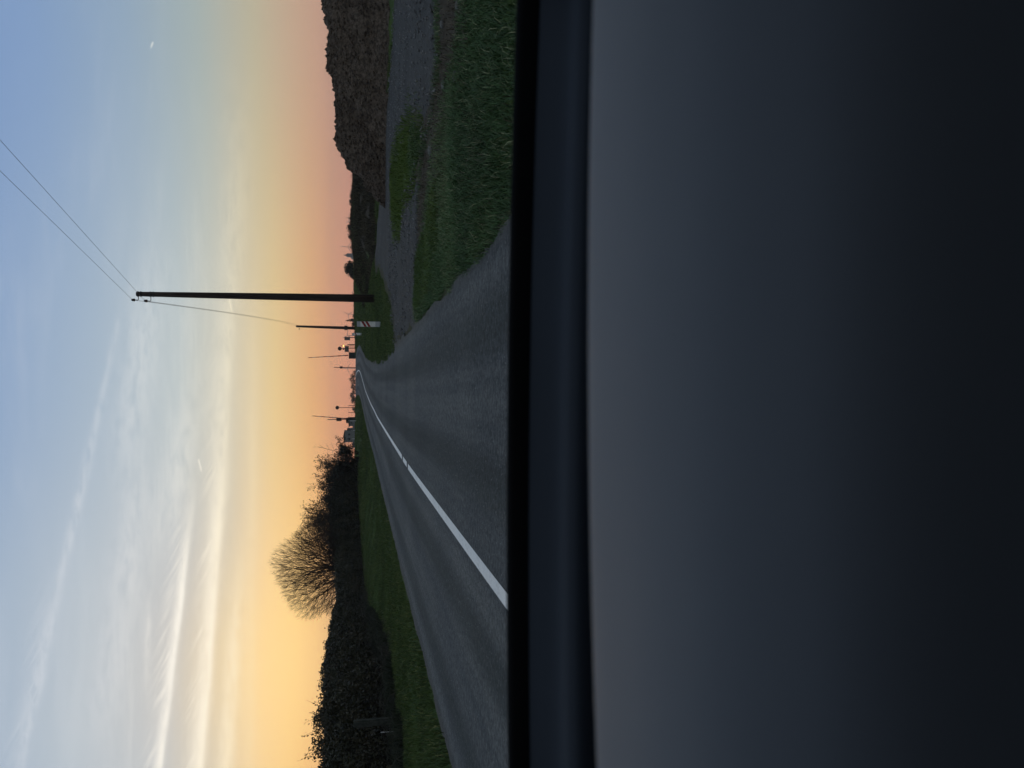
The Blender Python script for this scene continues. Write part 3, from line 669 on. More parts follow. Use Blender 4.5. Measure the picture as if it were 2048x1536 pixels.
# relay hut, low cabinets, marker posts and the wire fence along the line
def hut(name, D, y0, y1, vt, vb, depth, label, cat, roof=.35, wins=2):
    a, b_ = at(vb, y1, D), at(vt, y0, D); w = b_.x - a.x; cx = (a.x + b_.x) / 2; zg = z1(cx, D + depth / 2) - .1
    t = thing(name, label, cat, (cx, D + depth / 2, zg)); h = b_.z - zg
    MB().box((0, 0, h / 2), (w, depth, h)).build('wall', M_house, t)
    e = .12
    MB().prism([(-w / 2 - e, h + .005), (w / 2 + e, h + .005), (w / 2 + e, h + .12), (0, h + .12 + roof), (-w / 2 - e, h + .12)], -depth / 2 - e, depth / 2 + e).build('roof', M_dark, t)
    for k in range(wins):
        wx = (k + .5) / wins * w * .8 - w * .4
        f = MB().box((wx, -depth / 2 - .01, h * .72), (w * .2, .05, h * .16)).build('window', M_signback, t)
        MB().box((wx, -depth / 2 - .04, h * .72), (w * .16, .02, h * .13)).build('pane', mat('window_glass', (.03, .035, .04), .1, .5, speckle((.025, .03, .035), (.035, .04, .045), 2, 2)), f)
    return t
hut('railway_building', 230, 862.5, 884, 689.5, 713, 6, 'two storey grey railway building with a low pitched roof beyond the crossing', 'building')
hut('annex', 232, 857, 862, 696, 713, 4, 'narrow lower annex at the right side of the railway building', 'building', .2, 1)
hut('relay_cabinet', 126, 839.5, 852, 699, 712, 1.2, 'low grey relay cabinet behind the left barrier', 'cabinet', .05, 1)
hut('long_shed', 236, 851, 895, 706, 713, 5, 'long low grey shed in front of the railway building', 'shed', .15, 3)
for (v0, v1, y), lb in zip(((697, 714, 841.5), (703, 714, 860.5), (702, 716, 877.5)), ('thin pale marker post in front of the relay cabinet', 'thin pale marker post below the annex', 'thin pale marker post in front of the grey railway building')):
    D = 112; p = at(v1, y, D); zg = z1(p.x, D); h = at(v0, y, D).z - zg
    t = thing('delineator_post', lb, 'marker post', (p.x, D, zg))
    MB().box((0, 0, h / 2 - .1), (.09, .05, h + .2)).build('post', M_post, t); MB().box((0, -.03, h - .12), (.092, .012, .1)).build('reflector', M_dark, t)
fence = thing('line_side_fence', 'thin wire fence with slim posts along the railway left of the road', 'fence', (at(708, 860, 140).x, 140, z1(at(708, 860, 140).x, 140)))
fy = (811, 825, 860, 893, 918, 938); ft = []
for y in fy:
    b_ = at(709, y, 140) - fence.location; tp = at(697 if y != 811 else 697, y, 140) - fence.location
    zb = z1(b_.x + fence.location.x, 140) - fence.location.z
    MB().tube([(b_.x, 0, zb - .3), (b_.x, 0, tp.z)], .05, 6).build('fence_post', M_dark, fence); ft.append(Vector((b_.x, 0, tp.z - .03)))
MB().tube(ft, .012, 4).build('top_wire', M_wire, fence); MB().tube([p - Vector((0, 0, .45)) for p in ft], .012, 4).build('lower_wire', M_wire, fence)

# ------------------------------------------------------------------ vegetation
M_bark = mat('bark', (.03, .024, .02), .9, .15, speckle((.018, .014, .012), (.042, .034, .028), 9, 5, .4))
M_twig = mat('twigs', (.05, .038, .03), .9, .15, speckle((.035, .026, .02), (.07, .053, .04), 3, 3))
M_ivy = mat('ivy_leaves', (.02, .03, .012), .55, .3, tinted((.018, .018, .010), (.040, .041, .020), (.085, .066, .038)))
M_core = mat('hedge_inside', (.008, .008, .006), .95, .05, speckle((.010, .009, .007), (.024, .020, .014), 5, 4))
M_leafd = mat('dark_leaves', (.02, .028, .014), .6, .25, tinted((.010, .013, .008), (.022, .028, .014), (.04, .04, .02)))
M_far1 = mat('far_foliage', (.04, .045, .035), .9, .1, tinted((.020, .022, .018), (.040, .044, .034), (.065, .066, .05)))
def leaf_quads(ctr, size, flat=0.0):
    """little folded leaves: one quad each, random tilt"""
    n = len(ctr); a = rng.normal(size=(n, 3)); a /= np.linalg.norm(a, axis=1, keepdims=True)
    b = rng.normal(size=(n, 3)); b -= (b * a).sum(1, keepdims=True) * a; b /= np.linalg.norm(b, axis=1, keepdims=True)
    s = (size * rng.uniform(.5, 1.3, n))[:, None]
    P = np.stack([ctr - a * s * .5, ctr + b * s * .34, ctr + a * s * .6, ctr - b * s * .34], 1)
    i = np.arange(n)[:, None] * 4
    return P.reshape(-1, 3), i + np.array([[0, 1, 2, 3]])
def twig_mesh(name, segs, m, parent, n=3):
    """segs: list of (p0,p1,r0,r1); thin prisms"""
    P0 = np.array([s[0] for s in segs]); P1_ = np.array([s[1] for s in segs]); r0 = np.array([s[2] for s in segs]); r1 = np.array([s[3] for s in segs])
    d = P1_ - P0; d /= np.maximum(np.linalg.norm(d, axis=1, keepdims=True), 1e-6)
    h = np.where(np.abs(d[:, 2:3]) < .9, np.array([[0, 0, 1.]]), np.array([[1., 0, 0]])); a = np.cross(d, h); a /= np.linalg.norm(a, axis=1, keepdims=True); b = np.cross(d, a)
    V = np.empty((len(segs), 2 * n, 3))
    for j in range(n):
        t = 2 * np.pi * j / n; o = a * np.cos(t) + b * np.sin(t)
        V[:, j] = P0 + o * r0[:, None]; V[:, n + j] = P1_ + o * r1[:, None]
    i = np.arange(len(segs))[:, None] * 2 * n
    Fq = np.concatenate([i + np.array([[j, (j + 1) % n, n + (j + 1) % n, n + j]]) for j in range(n)])
    return raw(name, V.reshape(-1, 3), Fq, m, parent)
def grow(p, d, L, r, lv, spec, rnd, out, tips, rmin=.0045):
    """recursive branch: spec[lv] = (segments, wiggle, lift, children, child length, spread)"""
    ns, wig, lift, nc, cl, spr = spec[lv]
    pts = [np.array(p, float)]; d = np.array(d, float); d /= np.linalg.norm(d); st = L / ns; r_end = r * (.5 if lv else .6)
    dirs = []
    for k in range(ns):
        d = d + rnd.normal(size=3) * wig + np.array([0, 0, lift]); d /= np.linalg.norm(d); dirs.append(d.copy())
        q_ = pts[-1] + d * st; ra, rb = r + (r_end - r) * k / ns, r + (r_end - r) * (k + 1) / ns
        out[lv].append((pts[-1], q_, max(ra, rmin), max(rb, rmin * .8))); pts.append(q_)
    if lv + 1 < len(spec):
        for c in range(nc):
            t = (.25 + .75 * (c + rnd.random()) / nc); k = min(int(t * ns), ns - 1); f = t * ns - k
            o = pts[k] + (pts[k + 1] - pts[k]) * min(f, 1); dd = dirs[k]
            s_ = rnd.normal(size=3); s_ -= s_.dot(dd) * dd; s_ /= np.linalg.norm(s_)
            ang = spr * rnd.uniform(.6, 1.3)
            grow(o, dd * math.cos(ang) + s_ * math.sin(ang), L * cl * rnd.uniform(.65, 1.2) * (1.15 - .5 * t), (r + (r_end - r) * t) * .62, lv + 1, spec, rnd, out, tips, rmin)
    else: tips.append(pts[-1])
# --- hedge along the left
HA = np.array([(-11.9, 6), (-11.7, 16), (-11.8, 26), (-13.0, 34), (-14.8, 44), (-15.6, 56), (-15.0, 68), (-13.0, 76), (-10.8, 83), (-9.6, 87)], float)
HT = np.array([2.0, 2.1, 2.25, 2.35, 2.2, 2.0, 2.2, 2.9, 2.5, 1.5])
cum = np.concatenate([[0], np.cumsum(np.linalg.norm(np.diff(HA, axis=0), axis=1))])
def hedge_at(s):
    x, y, h = np.interp(s, cum, HA[:, 0]), np.interp(s, cum, HA[:, 1]), np.interp(s, cum, HT)
    h = h + (vnoise(s, s * 0, 2.2, 71) - .5) * .35 + (vnoise(s, s * 0, .7, 72) - .5) * .22 + .42 * np.exp(-((y - 27.3) / .8) ** 2) + .2 * np.exp(-((y - 30.5) / .6) ** 2)
    return x, y, h
def hedge_pt(s, th, k):
    x, y, h = hedge_at(s); dx_ = np.gradient(np.interp(np.array(cum), cum, HA[:, 0]))
    e = .2
    tx, ty = np.interp(s + e, cum, HA[:, 0]) - np.interp(s - e, cum, HA[:, 0]), np.interp(s + e, cum, HA[:, 1]) - np.interp(s - e, cum, HA[:, 1])
    l = np.hypot(tx, ty) + 1e-6; nx_, ny_ = ty / l, -tx / l
    c, sn = np.cos(th), np.sin(th); pw_ = .62
    a = np.sign(c) * np.abs(c) ** pw_ * (1.5 - .25 * np.clip(sn, 0, 1)); b = np.abs(sn) ** pw_
    lump_ = 1 + (vnoise(s * 1.0, th * 2.2, .9, 73) - .5) * .28 + (vnoise(s, th * 5, .35, 74) - .5) * .12
    a = a * k * lump_; zz_ = h * b * (1 - (1 - k) * .8) * (1 + (lump_ - 1) * .25)
    X_, Y_ = x + nx_ * a, y + ny_ * a
    return np.stack([X_, Y_, base_z(X_, Y_) + zz_], -1)
hedge = thing('hedge', 'long dark ivy covered hedge along the left side of the road', 'hedge', (-10.7, 16, 0))
hl_ = np.array([-10.7, 16, 0])
sS, tS = np.meshgrid(np.linspace(0, cum[-1], 420), np.linspace(.02, math.pi - .02, 40))
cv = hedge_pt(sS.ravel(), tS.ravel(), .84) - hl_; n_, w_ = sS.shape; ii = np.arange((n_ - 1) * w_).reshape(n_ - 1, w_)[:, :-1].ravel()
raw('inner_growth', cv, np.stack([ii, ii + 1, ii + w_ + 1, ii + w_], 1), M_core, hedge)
nL = 210000; u_ = rng.random(nL); s_ = cum[-1] * u_ ** 1.25; th = np.where(rng.random(nL) < .72, rng.uniform(.0, 1.9, nL), rng.uniform(1.2, math.pi, nL))
k_ = .84 + .2 * rng.random(nL) ** 1.4
lc = hedge_pt(s_, th, k_); sz = .056 + .0011 * lc[:, 1]
P, Q = leaf_quads(lc - hl_, sz)
raw('ivy_leaves', P, Q, M_ivy, hedge, tint=np.repeat(np.clip(vnoise(s_, th * 3, .8, 75) * .7 + rng.uniform(-.15, .3, nL), 0, 1), 4))['kind'] = 'stuff'
# leafy sprigs along the hedge top
segs, lcs = [], []
for k in range(800):
    s0 = 4 + (cum[-1] - 8) * random.random() ** 1.6; x0, y0, h0 = (float(q_) for q_ in hedge_at(np.array([s0])))
    cl = math.exp(-((y0 - 27.3) / 1.0) ** 2)
    p = np.array([x0 + random.uniform(-.8, .9), y0 + random.uniform(-.3, .3), base_z(x0, y0) + h0 * .93]); L = random.uniform(.08, .40) * (1 + 1.2 * cl)
    dd = np.array([random.gauss(0, .35), random.gauss(0, .35), 1.0]); q_ = p + dd * L
    segs.append((p - hl_, q_ - hl_, .008, .004))
    for j in range(random.randint(6, 15)):
        t = random.uniform(.2, 1.05); lcs.append(p + dd * L * t + np.random.default_rng(k * 31 + j).normal(0, .05, 3))
twig_mesh('sprigs', segs, M_twig, hedge)['kind'] = 'stuff'
lcs = np.array(lcs); P, Q = leaf_quads(lcs - hl_, np.full(len(lcs), .085)); raw('sprig_leaves', P, Q, M_ivy, hedge, tint=np.repeat(rng.random(len(lcs)) * .6, 4))['kind'] = 'stuff'
# brambles and dead stalks along its foot
M_bram = mat('bramble_stems', (.05, .055, .04), .85, .2, tinted((.022, .022, .018), (.045, .05, .036), (.085, .085, .062)))
segs, tn = [], []
for k in range(900):
    yy_ = random.uniform(11, 50); fx = float(np.interp(yy_, HA[:, 1], HA[:, 0])) + 1.5 + random.uniform(-.2, 1.1)
    p = np.array([fx, yy_, base_z(fx, yy_)]); a = random.uniform(0, 6.28); L = random.uniform(.4, 1.5); c = p.copy(); d_ = np.array([.5 * math.cos(a), .9 * math.sin(a), random.uniform(.5, 1.2)])
    for j in range(7):
        q_ = c + d_ * L / 7; q_[2] = max(q_[2], base_z(q_[0], q_[1]) + .02); segs.append((c, q_, .007, .006)); c = q_; d_ = d_ + np.array([.05 * math.cos(a), .1 * math.sin(a), -.26])
br = twig_mesh('bramble_tangle', segs, mat('bramble_stems', (.05, .055, .04), .85, .2, speckle((.02, .02, .016), (.07, .068, .05), 1.2, 4)), None)
tag(br, 'tangle of dead bramble stems at the foot of the left hedge', 'brambles', kind='stuff')
# dull green weeds leaning on it
x, y = scatter(70000, -12, -8.4, 10, 40, lambda x, y: (x < np.interp(y, HA[:, 1], HA[:, 0]) + 2.7) & (vnoise(x, y, 1.6, 77) > .45))
blades('hedge_foot_weeds', mat('weeds', (.03, .05, .025), .8, .2, tinted((.018, .024, .014), (.034, .045, .025), (.078, .074, .054))), x, y, .42, .009, .9, 'dull green and brown weeds in the dark below the hedge', pale=.12)

# --- posts by the hedge
p = gp(797, 1440); t = thing('wooden_post', 'weathered wide wooden post standing in front of the hedge', 'post', (p[0], p[1], z1(*p)))
M_oldwood = mat('old_wood', (.05, .058, .05), .9, .15, speckle((.035, .042, .036), (.075, .082, .07), 7, 6, .4))
MB().box((0, 0, .58), (.2, .12, 1.5)).build('post', M_oldwood, t, bevel=.015)
MB().box((.03, -.075, .75), (.05, .03, 1.0)).build('batten', M_oldwood, t)
p = gp(803, 1462); t = thing('white_tipped_stake', 'thin stake with a pale tip in front of the hedge', 'stake', (p[0], p[1], z1(*p)))
MB().tube([(0, 0, -.1), (.01, 0, .42)], .008, 6).build('stake', M_post, t); MB().tube([(.01, 0, .42), (.012, 0, .52)], .016, 8).build('tip', M_post, t)

# --- the big bare tree behind the hedge
def tree(name, label, loc, stems, spec, seed, rads, leaf=None, leafsize=.1, nleaf=0, group=None, bark=None, twig=None, fine_twigs=0):
    rnd = np.random.default_rng(seed); t = thing(name, label, 'tree' if 'tree' in name else 'shrub', loc, 0, group)
    out = [[] for _ in spec]; tips = []
    for (o, d, L, r) in stems: grow(np.array(o, float), d, L, r, 0, spec, rnd, out, tips)
    if fine_twigs:
        T = np.array(tips); c0 = T.mean(0) * np.array([1, 1, .35])
        for q_ in range(fine_twigs):
            o = rnd.normal(size=T.shape) * .55; dd = T - c0; dd /= np.linalg.norm(dd, axis=1, keepdims=True); dd = dd + o; dd /= np.linalg.norm(dd, axis=1, keepdims=True)
            E = T + dd * rnd.uniform(.12, .42, (len(T), 1))
            out[-1] += [(a_, b_, .0042, .003) for a_, b_ in zip(T, E)]
    nb = 2 if len(spec) > 3 else 1
    trunk_segs = [s for l in out[:nb] for s in l]; fine = [s for l in out[nb:] for s in l]
    twig_mesh('stems', trunk_segs, bark or M_bark, t, 6)['kind'] = 'stuff'
    cr = twig_mesh('crown', fine, twig or M_twig, t, 3); cr['kind'] = 'stuff'
    if leaf:
        T = np.array(tips); idx = rnd.integers(0, len(T), nleaf); ctr = T[idx] + rnd.normal(0, leafsize * .9, (nleaf, 3))
        P, Q = leaf_quads(ctr, np.full(nleaf, leafsize)); raw('leaves', P, Q, leaf, t, tint=np.repeat(rnd.random(nleaf), 4))['kind'] = 'stuff'
    return t, len(trunk_segs) + len(fine)
tp = at(700, 1133, 70); tz = float(base_z(tp.x, 70))
t = thing('bare_tree', 'large rounded bare tree with fanning limbs rising behind the hedge', 'tree', (tp.x, 70, tz))
rt = np.random.default_rng(5); nP = 6800
cz, Rr = 3.7 - tz, 4.4
u = rt.normal(size=(nP * 3, 3)); u /= np.linalg.norm(u, axis=1, keepdims=True)
pts = u * (rt.random((nP * 3, 1)) ** .42) * Rr * (1 + .07 * np.sin(5 * np.arctan2(u[:, 2], u[:, 0]) + 1)[:, None]) * np.array([1, .8, 1.02]) + np.array([0, 0, cz])
hgt = pts[:, 2] - 1.0; pts = pts[(hgt > .3) & (np.hypot(pts[:, 0], pts[:, 1]) < hgt * 2.4 + .2)][:nP]; nP = len(pts)
root = np.array([0, 0, 1.0]); pts = pts[np.argsort(np.linalg.norm(pts - root, axis=1))]
nodes = np.vstack([root, pts]); par = np.zeros(nP + 1, int); pd = np.zeros(nP + 1)
for k in range(1, nP + 1):                                        # each twig point joins the limb that reaches it most directly
    dd = np.linalg.norm(nodes[:k] - nodes[k], axis=1); b_ = int(np.argmin(dd + .55 * pd[:k])); par[k] = b_; pd[k] = pd[b_] + dd[b_]
area = np.full(nP + 1, 1.0)
for k in range(nP, 0, -1): area[par[k]] += area[k]
rad_ = .0054 * area ** .43
thick = [(nodes[par[k]], nodes[k], min(rad_[par[k]], rad_[k] * 1.35), rad_[k]) for k in range(1, nP + 1) if area[k] > 25]
thin = [(nodes[par[k]], nodes[k], min(rad_[par[k]], rad_[k] * 1.3), rad_[k]) for k in range(1, nP + 1) if area[k] <= 25]
tips_ = nodes[1:][area[1:] < 4]
for k in range(3):
    dd = tips_ - np.array([0, 0, 1.2]); dd /= np.linalg.norm(dd, axis=1, keepdims=True); dd = dd + rt.normal(size=dd.shape) * .38; dd /= np.linalg.norm(dd, axis=1, keepdims=True)
    E = tips_ + dd * rt.uniform(.15, .6, (len(tips_), 1)); thin += [(a_, b_, .0046, .0034) for a_, b_ in zip(tips_, E)]
twig_mesh('limbs', thick, M_bark, t, 6)['kind'] = 'stuff'
twig_mesh('crown', thin, M_twig, t, 3)['kind'] = 'stuff'
MB().tube([(0, 0, -.4), (0, 0, .4), (0, 0, .8), (0, 0, 1.15)], [.42, .34, .30, .2], 12).build('trunk', M_bark, t, True)
# --- scrubby shrubs between the tree and the crossing
sspec = [(6, .10, .03, 7, .55, .55), (4, .14, .03, 6, .55, .6), (3, .18, .02, 5, .55, .6), (2, .2, .02, 0, 0, 0)]
def shrub(v, y, D, w, lab, seed, nst=9, leaves=2600, name='leafy_shrub', cat=None, lsz=.13, spread=1.0):
    b_ = at(v, y, D); zb = float(base_z(b_.x, D)); H = b_.z - zb; rnd = random.Random(seed)
    st = []
    for k in range(nst):
        a = rnd.uniform(-1, 1); st.append(((a * w * .3, rnd.uniform(-.4, .4), .1), (a * spread * w / H * .9 + rnd.uniform(-.15, .15), rnd.uniform(-.35, .35), 1), H * rnd.uniform(.6, .9), .04))
    return tree(name, lab, (b_.x, D, zb), st, sspec, seed, None, M_leafd, lsz, leaves)
shrub(606, 1040, 76, 3.0, 'tall half bare shrub touching the right side of the bare tree', 11, 16, 3600)
shrub(628, 1002, 80, 3.2, 'broad half bare shrub in the middle of the scrub left of the crossing', 12, 18, 4400)
shrub(645, 962, 83, 3.2, 'dense leafy shrub next to the broad half bare one', 13, 16, 6400)
shrub(660, 932, 85, 2.2, 'lower shrub near the road end of the scrub', 14, 13, 4200)
shrub(684, 911, 87, 1.2, 'smallest shrub at the end of the scrub beside the grey building', 15, 10, 3000)
shrub(650, 1075, 74, 3.0, 'dark low shrub under the bare tree', 16, 12, 6500)
b_ = at(640, 912, 88); zb = float(base_z(b_.x, 88))
tree('thin_sapling', 'single thin bare sapling sticking up above the scrub', (b_.x - .4, 88, zb), [((0, 0, .5), (.22, 0, 1), b_.z - zb, .03)], [(7, .09, .01, 6, .28, .8), (3, .15, .04, 3, .5, .7), (2, .2, .02, 0, 0, 0)], 21, None)

# ------------------------------------------------------------------ far things
def bushy(name, label, v, y, D, wpx, n=900, m=None, shape=1.0, group=None, dark=None, cat='tree', sz=None, depth=None):
    """leafy or twiggy crown on a trunk for trees a few dozen pixels across"""
    tpz = at(v, y, D); w = wpx / F * D; zb = float(base_z(tpz.x, D)); H = max(tpz.z - zb, .6)
    t = thing(name, label, cat, (tpz.x, D, zb), random.uniform(0, 6), group)
    MB().tube([(0, 0, -.2), (0, 0, H * .3), (.03 * H, 0, H * .6)], [.045 * H + .03, .035 * H, .01 * H], 7).build('trunk', M_bark, t, True)
    lob = rng.normal(0, 1, (9, 3)); lob /= np.linalg.norm(lob, axis=1, keepdims=True)
    lob = lob * np.array([w * .24, w * .24, H * .22]) + np.array([0, 0, H * .58])
    li = rng.integers(0, 9, n); r = rng.normal(0, 1, (n, 3)); r /= np.linalg.norm(r, axis=1, keepdims=True); r *= rng.random((n, 1)) ** .45
    c = lob[li] + r * np.array([w * .26, w * .26, H * .22]) * rng.uniform(.6, 1.15, 9)[li][:, None]
    if shape < 1:
        f = np.clip((c[:, 2] / H), 0, 1); c[:, :2] *= (1.25 - f)[:, None] * shape * 1.6
    c[:, 2] = np.clip(c[:, 2], .03 * H, H)
    P, Q = leaf_quads(c, np.full(n, sz or max(w, H) * .075)); raw('crown', P, Q, m or M_far1, t, tint=np.repeat(rng.random(n), 4))
    return t
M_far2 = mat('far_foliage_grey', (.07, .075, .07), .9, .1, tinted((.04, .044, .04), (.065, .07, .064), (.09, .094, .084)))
bushy('round_tree', 'dark round leafy tree standing right of the tall utility pole', 687, 541, 165, 44, 3200, M_leafd, 1.0, sz=.27)
bushy('low_bush', 'small dark bush at the left foot of the round leafy tree', 702, 568, 160, 16, 500, M_leafd)
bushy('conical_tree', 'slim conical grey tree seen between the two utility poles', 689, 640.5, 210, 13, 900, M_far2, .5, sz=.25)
bushy('dark_bush', 'dark bush at the foot of the distant utility pole', 703, 650, 116, 16, 600, M_leafd)
ORD = 'first second third fourth fifth sixth seventh eighth ninth tenth eleventh twelfth thirteenth'.split()
ltl = 'small hazy tree in the distant row left of the road bend'
for k, (y, v, w) in enumerate(((745, 703, 9), (752, 700, 13), (760, 696, 16), (767, 700, 12), (774, 699, 9), (780, 700, 12), (787, 697, 14), (796, 694, 15), (804, 700, 12), (816, 702, 9), (822, 703, 8))):
    bushy('distant_tree', ltl + ', ' + ORD[k] + ' from the bend', v, y, random.uniform(330, 430), w * 1.25, 420, M_far1, group='distant row of trees beyond the crossing')
rtl = 'small grey distant tree on the skyline right of the tall utility pole'
for k, (y, v, w) in enumerate(sorted(((575, 704, 14), (586, 702, 14), (596, 703, 12), (608, 704, 10), (616, 705, 10), (622, 706, 9), (633, 703, 8), (600, 704, 10), (495, 699, 16), (485, 698, 14), (476, 700, 14), (504, 702, 12)), reverse=True)):
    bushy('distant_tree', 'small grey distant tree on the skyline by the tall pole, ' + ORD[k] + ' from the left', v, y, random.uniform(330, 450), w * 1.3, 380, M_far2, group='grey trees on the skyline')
for k, (y, v, w) in enumerate(sorted(((467, 695, 20), (455, 697, 12), (447, 700, 10), (436, 701, 12), (425, 701, 14), (414, 700, 14), (404, 701, 12), (395, 702, 12), (388, 702, 12), (420, 703, 16), (400, 704, 16), (440, 704, 16), (458, 703, 16)))):
    bushy('bank_bush', 'dark scrubby bush on top of the low bank, ' + ORD[k] + ' from the soil heap', v - 4, y, random.uniform(150, 170), w * 1.6, 1000, M_leafd, group='bushes along the top of the low bank', cat='bush')
for k, (y, v, w) in enumerate(((365, 702, 20), (350, 703, 22), (338, 698, 18), (328, 696, 18))):
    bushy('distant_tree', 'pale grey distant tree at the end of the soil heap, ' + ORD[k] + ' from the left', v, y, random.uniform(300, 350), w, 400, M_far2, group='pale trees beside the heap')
sap = [(7, .08, .02, 6, .4, .6), (3, .14, .04, 4, .5, .6), (2, .2, .02, 0, 0, 0)]
for k, (y, v, lb) in enumerate(((437, 690, 'thin bare sapling above the low bank, tallest of three'), (408, 696, 'thin bare sapling on the low bank near the soil heap'), (463, 688, 'thin bare sapling on the low bank nearest the church'))):
    b_ = at(v, y, 88); zb = float(base_z(b_.x, 88)); tree('bare_sapling', lb, (b_.x, 88, zb), [((0, 0, 0), (.1, 0, 1), (b_.z - zb) * .8, .03)], sap, 60 + k, None, group='bare saplings on the bank')
# church with a spire
D = 1300; b_ = at(712, 511, D); k = D / F
ch = thing('church', 'small hazy church with a pointed spire on the skyline', 'church', (b_.x, D, 0))
M_stonef = mat('church_stone', (.12, .12, .13), .9, .1, speckle((.1, .1, .11), (.14, .14, .15), .3, 4))
zt = at(696, 511, D).z
MB().box((0, 0, zt / 2), (6.5 * k, 6 * k, zt)).build('tower', M_stonef, ch)
MB().add([(-4 * k, -4 * k, zt), (4 * k, -4 * k, zt), (4 * k, 4 * k, zt), (-4 * k, 4 * k, zt), (-1.6 * k, -1.6 * k, zt + 3.5 * k), (1.6 * k, -1.6 * k, zt + 3.5 * k), (1.6 * k, 1.6 * k, zt + 3.5 * k), (-1.6 * k, 1.6 * k, zt + 3.5 * k), (0, 0, at(687, 511, D).z)],
         [(3, 2, 1, 0), (0, 1, 5, 4), (1, 2, 6, 5), (2, 3, 7, 6), (3, 0, 4, 7), (4, 5, 8), (5, 6, 8), (6, 7, 8), (7, 4, 8)]).build('spire', M_dark, ch)
zn = at(704, 511, D).z
MB().prism([(-5 * k, 0), (5 * k, 0), (5 * k, zn), (0, zn + 4 * k), (-5 * k, zn)], 3.1 * k, 20 * k).build('nave', M_stonef, ch)
# wind turbines
M_turb = mat('turbine_paint', (.13, .13, .14), .6, .2, speckle((.12, .12, .13), (.14, .14, .15), .1, 2))
def turbine(hub, ang, bl, D, label):
    h = at(hub[0], hub[1], D); t = thing('wind_turbine', label, 'wind turbine', (h.x, D, 0), 0, 'wind turbines on the horizon'); k = D / F
    MB().tube([(0, 0, -1), (0, 0, h.z)], [.75 * k, .45 * k], 12).build('tower', M_turb, t, True)
    MB().box((0, 0, h.z), (.8 * k, 1.8 * k, .8 * k)).build('nacelle', M_turb, t)
    MB().tube([(0, -1.2 * k, h.z), (0, -.9 * k, h.z)], [.2 * k, .5 * k], 10).build('hub', M_turb, t)
    for j in range(3):
        a = R(ang + 120 * j); dv = Vector((math.sin(a), 0, math.cos(a))); p = Vector((0, -1.05 * k, h.z)); L = bl * k
        MB().tube([p, p + dv * L * .2, p + dv * L * .6, p + dv * L], [.3 * k, .55 * k, .42 * k, .15 * k], 6).build('blade', M_turb, t, True)
turbine((694, 737), 3, 14, 2200, 'pale wind turbine on the horizon above the road bend')
turbine((697, 628.5), 28, 12, 2300, 'pale wind turbine just left of the slim conical tree')
turbine((695, 671), -28, 12, 2350, 'pale wind turbine behind the tall rectangular road sign')
turbine((696, 494), 2, 16, 2250, 'pale wind turbine right of the church spire')
turbine((698, 442), -35, 9, 2350, 'pale wind turbine above the bushes on the low bank')

# ------------------------------------------------------------------ the car the photograph is taken from
CX = -.2
car = thing('car', 'dark car interior with a blurred grey dashboard below the windscreen, nearest the camera', 'car', (CX, 0, 0))
def m_plastic(c0, c1, sc=260.0):
    def f(q, b):
        n = q.noise(objco(q), sc, 3, .6); n2 = q.noise(objco(q), 4, 3, .5)
        q.put(b.inputs['Base Color'], q.mix(q.mr(n2, .3, .7), c3(*c0), c3(*c1))); bump(q, b, n, .25, .001)
    return f
M_dash = mat('dash_plastic', (.05, .054, .06), .72, .35, m_plastic((.142, .150, .168), (.156, .164, .182)))
M_dash2 = mat('dash_shelf', (.02, .023, .028), .75, .2, m_plastic((.014, .018, .026), (.016, .021, .030)))
M_rub = mat('black_rubber', (.002, .002, .002), .9, .05, m_plastic((.0015, .0015, .0017), (.0025, .0025, .0028)))
M_body = mat('car_paint', (.012, .014, .018), .3, .5, speckle((.011, .013, .017), (.014, .016, .02), 3, 2))
M_lining = mat('headlining', (.03, .03, .032), .95, .1, speckle((.025, .025, .027), (.035, .035, .037), 60, 3))
M_tyre = mat('tyre_rubber', (.02, .02, .02), .85, .2, speckle((.015, .015, .015), (.025, .025, .025), 30, 3))
M_rim = mat('wheel_rim', (.3, .3, .31), .35, .5, speckle((.27, .27, .28), (.33, .33, .34), 9, 2), .8)
def sweep(name, prof, m, half, bow, apex, parent=car, n=33, closed=False, thick=0.0):
    """cross-section (y, z) carried across the car, its far edge bowed forward in the middle"""
    xs = np.linspace(-half, half, n); V = []
    for (y, z) in prof:
        V.append(np.stack([xs, y - bow * (xs - apex) ** 2, np.full(n, z)], 1))
    V = np.stack(V, 0); k = len(prof); i = np.arange((k - 1) * n).reshape(k - 1, n)[:, :-1].ravel()
    return raw(name, V.reshape(-1, 3), np.stack([i, i + 1, i + n + 1, i + n], 1), m, parent, smooth=True)
def arc(p):
    """round a profile"""
    out = [p[0]]
    for a, b, c in zip(p[:-2], p[1:-1], p[2:]):
        for t in (.0, .25, .5, .75, 1.0):
            A = (b[0] + (a[0] - b[0]) * .35, b[1] + (a[1] - b[1]) * .35); B_ = (b[0] + (c[0] - b[0]) * .35, b[1] + (c[1] - b[1]) * .35)
            out.append(((1 - t) ** 2 * A[0] + 2 * t * (1 - t) * b[0] + t * t * B_[0], (1 - t) ** 2 * A[1] + 2 * t * (1 - t) * b[1] + t * t * B_[1]))
    return out + [p[-1]]
sweep('dashboard_pad', arc([(.67, .93), (.665, 1.035), (.64, 1.0562), (.50, 1.061), (.40, 1.055), (.30, 1.030), (.22, .955), (.19, .83), (.21, .62)]), M_dash, .72, .18, .25)
sweep('demister_shelf', arc([(.895, .80), (.90, .95), (.905, .984), (.925, .992), (.945, .993), (.985, .990), (1.05, 1.0155), (1.075, 1.0215)]), M_dash2, .74, .12, -.05)
sweep('windscreen_seal', arc([(1.04, 1.003), (1.050, 1.0200), (1.065, 1.0355), (1.085, 1.0395), (1.11, 1.026), (1.12, .98)]), M_rub, .76, .12, -.05)
